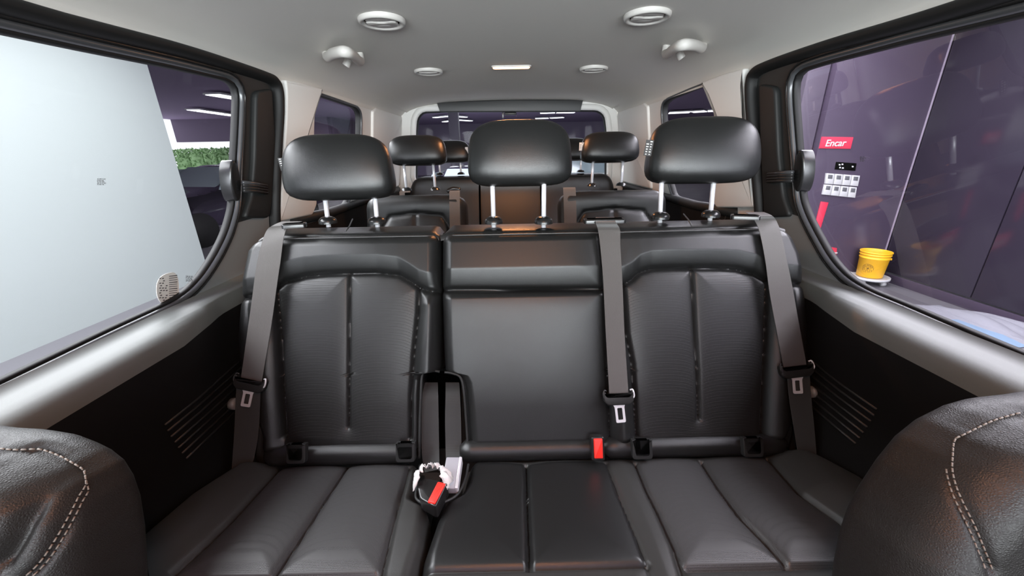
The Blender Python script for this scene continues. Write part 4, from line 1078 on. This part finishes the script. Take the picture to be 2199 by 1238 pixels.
for i in range(10):
    y = 597 + i*5.2; x = 342 + (i % 2)*2
    for k in range(3):
        if rg.random() < .75: qs.append([(x+k*6, y+.6), (x+k*6+4, y), (x+k*6+4, y+2.2), (x+k*6, y+2.8)])
marks(s1_, -1, qs, 'ink')
def etch(side, x0, y0, w, h, label):
    root = sticker('glass_stamp', side, [(x0, y0), (x0+w, y0), (x0+w, y0+h), (x0, y0+h)], 'clear_film', label, 'marking', k=-.027)
    qs = []; rg = random.Random(int(x0))
    for j in range(5):
        x = x0 + 1
        while x < x0 + w - 2:
            l = 1.5 + rg.random()*4; qs.append([(x, y0+1+j*h/5), (x+l, y0+1+j*h/5), (x+l, y0+1+j*h/5+h*.09), (x, y0+1+j*h/5+h*.09)]); x += l + 1.4
    marks(root, side, qs, 'ink', k=-.0255)
etch(-1, 398, 592, 15, 13, 'tiny dark maker stamp on the glass right of the oval paper label')
etch(-1, 208, 383, 18, 15, 'small dark printed stamp in the middle of the left sliding window')
etch(1, 1846, 336, 12, 11, 'small dark printed stamp on the right sliding window beside the red sign')

# ================================================================ THE HALL OUTSIDE
G0 = -.6; ZC = 3.0
fl_ = sempty('floor_hall'); box('slab', (3, 12, G0-.05), (44, 46, .1), 'hall_floor', fl_, 0)
ce = struct(box('ceiling_hall', (3, 13.5, ZC+.15), (44, 37.5, .1), 'hall_ceiling', bev=0))
wl = struct(box('wall_white', (-4.43-.1, -2.0, (G0+ZC)/2), (.2, 14.9, ZC-G0), 'white_wall', bev=0))
# right side: glossy dark wall of tall panels, side wall with the signs
XR = 4.80
wrr = sempty('wall_panels')
for i in range(9):
    y = 4.72 - 1.02*(i+.5)
    box('wall_panel', (XR+.05, y, (G0+ZC)/2+.06), (.10, 1.008, ZC-G0-.12), 'purple_gloss', wrr, .004)
box('skirting', (XR+.045, 4.72-4.6, G0+.05), (.12, 9.2, .10), 'purple_wall', wrr, .004)
YE = 4.74
xl_ = atY(1765, 300, YE)[0]
we = sempty('wall_signs'); box('plaster', ((xl_-.02+XR+.1)/2, YE+.15, (G0+ZC)/2), (XR+.1-xl_+.02, .3, ZC-G0), 'purple_wall', we, .003)
box('corner_strip', (XR-.006, YE-.006, (G0+ZC)/2), (.014, .014, ZC-G0), 'purple_lite', we, .004)
box('side_pier', (xl_-.16, YE+.22, (G0+ZC)/2), (.24, .3, ZC-G0), 'column', we, .003)
def plate(name, corners, Y, th, m, root, bev=.003):
    P = [atY(x, y, Y)[[0, 2]] for x, y in corners]
    return slab(name, P, lambda a, b, h: np.array([a, Y - h, b]), -.001, th, m, root, bev=bev, seg=2)
def text(name, s, size, loc, root, m, shear=0):
    cu = bpy.data.curves.new(name, 'FONT'); cu.body = s; cu.size = size; cu.align_x = 'CENTER'; cu.align_y = 'CENTER'; cu.extrude = .002; cu.shear = shear; cu.offset = size*.012
    to = bpy.data.objects.new(name+'_c', cu); COL.objects.link(to); bpy.context.view_layer.update()
    me = bpy.data.meshes.new_from_object(to.evaluated_get(bpy.context.evaluated_depsgraph_get())); bpy.data.objects.remove(to)
    me.materials.clear(); me.materials.append(M[m]); o = bpy.data.objects.new(name, me); COL.objects.link(o)
    o.parent = root; o.rotation_euler = (radians(90), 0, 0); o.location = Vector(np.array(loc) - org(root)); return o
def sign(corners, label, txt=None, tx=None, size=.1):
    c = atY(*np.mean(corners, axis=0), YE)
    root = thing('red_sign', c, label, 'sign', 'red signs'); plate('board', corners, YE, .012, 'sign_red', root)
    if txt: text('lettering', txt, size, atY(*tx, YE-.016), root, 'white', .15)
sign([(1764, 294), (1831, 295), (1825, 320), (1758, 319)], 'red Encar sign high on the purple wall, above the white switch panels', 'Encar', (1794, 308), .105)
sign([(1762, 433), (1778, 435), (1758, 500), (1745, 500)], 'narrow upright red board on the purple wall, below the white switch panels')
sign([(1745, 524), (1796, 533), (1793, 565), (1740, 556)], 'lower red Encar sign near the floor, beside the yellow pail', 'Encar', (1774, 546), .12)
for r, (A_, B_, C4, D_) in enumerate((((1771.5, 372), (1845, 377.5), (1840.5, 400), (1769, 394.5)), ((1768, 396), (1838.5, 402.5), (1834.5, 425), (1763, 417.5)))):
    A_, B_, C4, D_ = map(np.array, (A_, B_, C4, D_))
    for k in range(4):
        f0, f1 = k/4+.012, (k+1)/4-.012
        q = [A_+(B_-A_)*f0, A_+(B_-A_)*f1, D_+(C4-D_)*f1, D_+(C4-D_)*f0]
        c = atY(*np.mean(q, axis=0), YE)
        pos = ('leftmost', 'second from left', 'third from left', 'rightmost')[k]
        root = thing('wall_controller', c, 'white wall controller with grey screen, %s in the %s row' % (pos, 'upper' if r == 0 else 'lower'), 'switch', 'white controllers on the purple wall')
        plate('housing', q, YE, .02, 'white', root, .004)
        m_ = lambda u, v: q[0]*(1-u)*(1-v) + q[1]*u*(1-v) + q[2]*u*v + q[3]*(1-u)*v
        plate('screen', [m_(.22, .12), m_(.80, .12), m_(.80, .50), m_(.22, .50)], YE, .0225, 'screen', root, .001)
so = thing('wall_socket', atY(1815, 358, YE), 'black double socket plate above the white controllers', 'socket')
plate('plate', [(1795, 348), (1838, 351), (1835, 367), (1792, 364)], YE, .012, 'hole', so, .002)
for x, y in ((1801, 354), (1807, 353), (1802, 360), (1808, 361), (1829, 358)): plate('socket_pin', [(x-1.6, y-1.6), (x+2, y-1.4), (x+2, y+1.6), (x-1.6, y+1.6)], YE, .014, 'white', so, .0005)
# yellow pail on its white dolly
pc = atZ(1862, 590, G0+.09); pc = np.array([pc[0]-.03, pc[1]-.06, G0+.09])
px_ = .30
dl = thing('dolly', pc - [0, 0, .09], 'round white caster dolly under the yellow pail', 'dolly')
lathe('deck', [(.0001, -.03), (.26, -.03), (.275, -.02), (.275, .012), (.262, .014), (.25, .002), (.0001, .002)], 'white', dl, 40, pc + [0, 0, -.002], PS=.74)
for k in range(4):
    a = k*pi/2+.5; cc = pc + np.array([.15*cos(a), .15*sin(a), -.06]); V, Fc = tubeV([cc-[.02, 0, 0], cc+[.02, 0, 0]], .03, 12); mesh('caster', V, Fc, 'white', dl)
pa = thing('pail', pc, 'bright yellow plastic pail with a round brown emblem and moulded rim rings', 'bucket')
lathe('body', [(.0001, .004), (.17, .004), (.178, .012), (.198, .33), (.206, .335), (.206, .350), (.200, .352), (.202, .385), (.213, .390), (.213, .402), (.203, .404), (.205, .425), (.217, .430), (.217, .450), (.205, .450), (.200, .44), (.195, .34), (.17, .02), (.0001, .015)], 'yellow', pa, 48, pc, PS=.72)
hd = [pc + np.array([.213*cos(t), .213*sin(t)*1.0, .37 - .09*sin((t-pi*1.05)/(pi*.9)*pi)]) for t in np.linspace(pi*1.05, pi*1.95, 24)]
# emblem: ring, spokes and centre, wrapped on the body facing the van
dirv = np.array([0, 0, 0.]) - pc; a0 = atan2(dirv[1], dirv[0]) - radians(14)
PS = .72
def onpail(u, v, e=.003): r = .177 + .065*(v-.05) + e; a = a0 + u/r; return pc + PS*np.array([r*cos(a), r*sin(a), v])
def ringmesh(r0, r1, u0, v0, n=40, a_from=0, a_to=2*pi):
    V = []; Fc = []
    for i in range(n+1):
        t = a_from + (a_to-a_from)*i/n
        V += [onpail(u0+r0*cos(t), v0+r0*sin(t)), onpail(u0+r1*cos(t), v0+r1*sin(t))]
    return V, [(2*i, 2*i+1, 2*i+3, 2*i+2) for i in range(n)]
parts = [ringmesh(.074, .079, 0, .17), ringmesh(.045, .050, 0, .17), ringmesh(.001, .016, 0, .17)]
for k in range(22):
    if k % 7 != 0: parts.append(ringmesh(.055, .068, 0, .17, 3, k*2*pi/22, k*2*pi/22+.17))
for k in range(12): parts.append(ringmesh(.022, .038, 0, .17, 3, k*2*pi/12, k*2*pi/12+.22))
for k in range(6): parts.append(([onpail(-.05+k*.018, .07), onpail(-.05+k*.018+.012, .07), onpail(-.05+k*.018+.012, .076), onpail(-.05+k*.018, .076)], [(0, 1, 2, 3)]))
V, Fc = merge(parts); mesh('emblem', V, Fc, 'brown_ink', pa, smooth=False)
V, Fc = tubeV([pc + [.14, -.05, .23], pc + [.160, -.06, .23]], .014, 10); mesh('handle_lug', V, Fc, 'yellow', pa)
# heap of white sheeting along the wall
hs = thing('sheet_heap', (4.4, 3.2, G0), 'crumpled white protective sheets heaped on the hall floor by the glossy wall', 'sheet')
rg = np.random.RandomState(8); n = 46; V = []
ax_, ay_ = np.meshgrid(np.linspace(-1, 1, n), np.linspace(-1, 1, n))
Hh = np.zeros((n, n))
for k in range(16):
    a = rg.rand()*pi; f = 2 + 5*rg.rand(); ph = rg.rand()*6; Hh += np.abs(np.sin((ax_*cos(a)+ay_*sin(a))*f+ph))/f
env = np.clip(1.15-np.hypot(ax_, ay_)**2.2, 0, 1)
for i in range(n):
    for j in range(n): V.append((4.30 + .36*ax_[i, j]*(1+.1*sin(5*ay_[i, j])), 2.75 + 1.05*ay_[i, j], G0 + .004 + .055*Hh[i, j]*env[i, j]))
mesh('white_sheet', V, [(i*n+j, i*n+j+1, (i+1)*n+j+1, (i+1)*n+j) for i in range(n-1) for j in range(n-1)], 'cloth_white', hs, smooth=False)
q = atZ(2100, 715, G0+.12)
V = [q + np.array([a, b, .01*sin(9*a+5*b)]) for a in np.linspace(-.14, .14, 8) for b in np.linspace(-.25, .25, 10)]
mesh('blue_sheet', V, [(i*10+j, i*10+j+1, (i+1)*10+j+1, (i+1)*10+j) for i in range(7) for j in range(9)], 'blue_sheet', hs)

# rows of tube lights under the hall ceiling
def strip_light(a, b, w, label):
    a = np.array(a); b = np.array(b); c = (a+b)/2; d = b-a; L = np.linalg.norm(d)
    root = thing('ceiling_light', c, label, 'light', 'hall ceiling lights'); R = Matrix.Rotation(atan2(d[1], d[0]), 3, 'Z')
    box('housing', c + np.array([0, 0, .03]), (L, w*1.3, .05), 'white', root, .004, R); box('tube', c, (L*.98, w, .03), 'tube', root, .004, R)
zl = ZC-.02
LS = [((455, 203), (516, 213), .5, 'single bright hall ceiling light high in the left sliding window'),
      ((414, 236), (430, 238.5), .5, 'leftmost light of the long row seen in the left sliding window'), ((433, 239), (470, 244), .5, 'second light of the long row seen in the left sliding window'),
      ((473, 244.5), (505, 249), .5, 'third light of the long row seen in the left sliding window'), ((508, 249.5), (540, 254), .5, 'last light of the long row seen in the left sliding window'),
      ((1716, 203), (1790, 190), .5, 'wide bright hall light at the front edge of the right sliding window'), ((1722, 224), (1785, 214), .35, 'thinner hall light just under the wide one in the right sliding window'),
      ((1735, 142), (1765, 137), .3, 'small hall light at the top corner of the right sliding window'),
      ((1436, 243), (1482, 241), .9, 'left hall light of the row in the small right window'), ((1486, 241), (1516, 239), .9, 'middle hall light of the row in the small right window'), ((1520, 239), (1538, 238), .9, 'right hall light of the row in the small right window'),
      ((932, 253), (962, 250), .25, 'dimmer hall light, left of the upper pair in the tailgate window'), ((964, 249), (1001, 252), .25, 'brighter hall light, right of the upper pair in the tailgate window'),
      ((953, 262), (980, 258), .3, 'lower left hall light in the tailgate window'), ((982, 258), (1012, 260), .3, 'lower hall light left of the middle in the tailgate window'),
      ((1160, 243.5), (1192, 242.5), .3, 'upper hall light right of the middle in the tailgate window'), ((1195, 242.5), (1234, 242), .3, 'rightmost upper hall light in the tailgate window'),
      ((1150, 255), (1178, 254), .35, 'lower hall light right of the middle in the tailgate window'), ((1182, 254), (1210, 252.5), .35, 'rightmost lower hall light in the tailgate window')]
for p0, p1, w, lab in LS: strip_light(atZ(*p0, zl), atZ(*p1, zl), w, lab)

# far end: back wall with a wide opening, hedge and daylight beyond, parked cars, columns
bw = sempty('wall_hall_back')
def wallbox(x0, x1, z0, z1, y=24.0, m='purple_far'): box('wall_section', ((x0+x1)/2, y, (z0+z1)/2), (x1-x0, .3, z1-z0), m, bw, 0)
lft = atY(400, 300, 24)[0]; rgt = atY(560, 300, 24)[0]
wallbox(-19, -10.2, 1.9, ZC+.2); wallbox(-10.2, 22, G0, ZC+.2, 32.0)
box('wall_section', (-10.2, 28.2, (G0+ZC+.2)/2), (.3, 8.0, ZC+.2-G0), 'purple_far', bw, 0)
hg = thing('hedge', (-15, 27, G0), 'green leafy hedge in daylight beyond the hall opening', 'hedge')
rg = np.random.RandomState(2); V = []; Fc = []
nl = 5200
P = np.stack([-22.5 + 11.7*rg.rand(nl), 27 + 1.0*rg.rand(nl), G0 + 2.2*rg.rand(nl)**.8], 1)
for p in P:
    d1 = rg.randn(3); d1 /= np.linalg.norm(d1); d2 = np.cross(d1, rg.randn(3)); d2 /= np.linalg.norm(d2); s = .10 + .08*rg.rand(); o = len(V)
    V += [p-d1*s, p+d2*s*.5, p+d1*s, p-d2*s*.5]; Fc.append((o, o+1, o+2, o+3))
lf = mesh('leaves', V, Fc, 'leaf', hg, smooth=False); lf['kind'] = 'stuff'
bm = bmesh.new()
for i in range(12): bbox_bm(bm, (-21.6+.92*i, 27.5, G0+.95), (.9, .7, 1.7+.2*(i % 3)), .15)
bmobj('inner_growth', bm, 'leaf', hg)
def car(name, c, yaw, col, label, L=4.6, W=1.85, H=1.5):
    root = thing(name, c, label, 'car', 'parked cars'); R = Matrix.Rotation(yaw, 3, 'Z')
    T = lambda p: np.array(c) + np.array(R @ Vector(p))
    side = [(-L/2, .35), (-L/2+.05, .75), (-L/2+.25, .95), (-L*.18, 1.02), (-L*.02, H*.97), (L*.10, H), (L*.34, H*.96), (L*.46, 1.05), (L/2, .95), (L/2, .35)]
    prof = chaikin(side, 2); V = []; n = len(prof)
    ws = [-1, -.92, -.5, 0, .5, .92, 1]
    for w in ws:
        for x, z in prof:
            k = 1 - .22*max(0, z-1.0)/(H-1.0); e = 1-.05*(abs(w) == 1)
            V.append(T((x*e, w*W/2*k, .35+(z-.35)*(1-.03*(abs(w) == 1)))))
    Fc = [(a*n+i, a*n+i+1, (a+1)*n+i+1, (a+1)*n+i) for a in range(len(ws)-1) for i in range(n-1)] + [tuple(range(n)), tuple(range((len(ws)-1)*n, len(ws)*n))[::-1]]
    Fc += [(a*n+n-1, a*n, (a+1)*n, (a+1)*n+n-1) for a in range(len(ws)-1)]
    mesh('body', V, Fc, col, root)
    for s in (-1, 1):
        for x0, x1 in ((-.17, .09), (.10, .36)):
            k0 = 1-.22*.12; 
            q = [T((L*x0 + (.16*0 if x0 > 0 else .22), s*(W/2*(1-.22*.8)+.035), H*.94)), T((L*x1, s*(W/2*(1-.22*.8)+.035), H*.94)), T((L*x1+(.18 if x0 > 0 else 0), s*(W/2+.006), 1.04)), T((L*x0-(.12 if x0 < 0 else 0), s*(W/2+.006), 1.04))]
            mesh('side_window', q + [p + np.array(R @ Vector((0, s*.02, 0))) for p in q], [(0, 1, 2, 3), (7, 6, 5, 4), (0, 4, 5, 1), (1, 5, 6, 2), (2, 6, 7, 3), (3, 7, 4, 0)], 'car_glass', root, smooth=False)
        for x in (-L*.31, L*.30):
            V2, F2 = tubeV([T((x, s*(W/2-.2), .33)), T((x, s*(W/2+.01), .33))], .33, 20); mesh('wheel', V2, F2, 'tyre', root)
    for x0, z0, x1, z1 in ((-L*.18-.0, 1.06, -L*.03, H*.955), (L*.35, H*.93, L*.46, 1.08)):
        q = [T((x0-.03*(x0 < 0)+.03*(x0 > 0), -W*.40, z0)), T((x0-.03*(x0 < 0)+.03*(x0 > 0), W*.40, z0)), T((x1-.03*(x0 < 0)+.03*(x0 > 0), W*.36, z1+.02)), T((x1-.03*(x0 < 0)+.03*(x0 > 0), -W*.36, z1+.02))]
        mesh('windscreen', q + [p + np.array([0, 0, -.03]) for p in q], [(0, 1, 2, 3), (7, 6, 5, 4), (0, 4, 5, 1), (1, 5, 6, 2), (2, 6, 7, 3), (3, 7, 4, 0)], 'car_glass', root, smooth=False)
    return root
car('car', (-6.4, 9.0, G0), radians(75), 'car_dark', 'dark parked car seen past the edge of the white wall in the left sliding window')
car('car', (-11.5, 17.5, G0), radians(20), 'car_white', 'pale parked car in the distance before the hedge, seen in the left sliding window')
car('car', (-.3, 6.6, G0), radians(88), 'car_dark', 'dark parked car behind the tailgate window', H=1.45)
car('car', (2.4, 12.5, G0), radians(0), 'car_white', 'pale parked car farther off, right of centre in the tailgate window', H=1.9)
for i, (x, y, lab) in enumerate(((-7.2, 14.0, 'slim hall column seen in the left sliding window'), (-1.9, 15, 'hall column left of centre behind the tailgate window'))):
    tag(box('column', (x, y, (G0+ZC)/2), (.35, .35, ZC-G0), 'column', None, .01), lab, 'column')
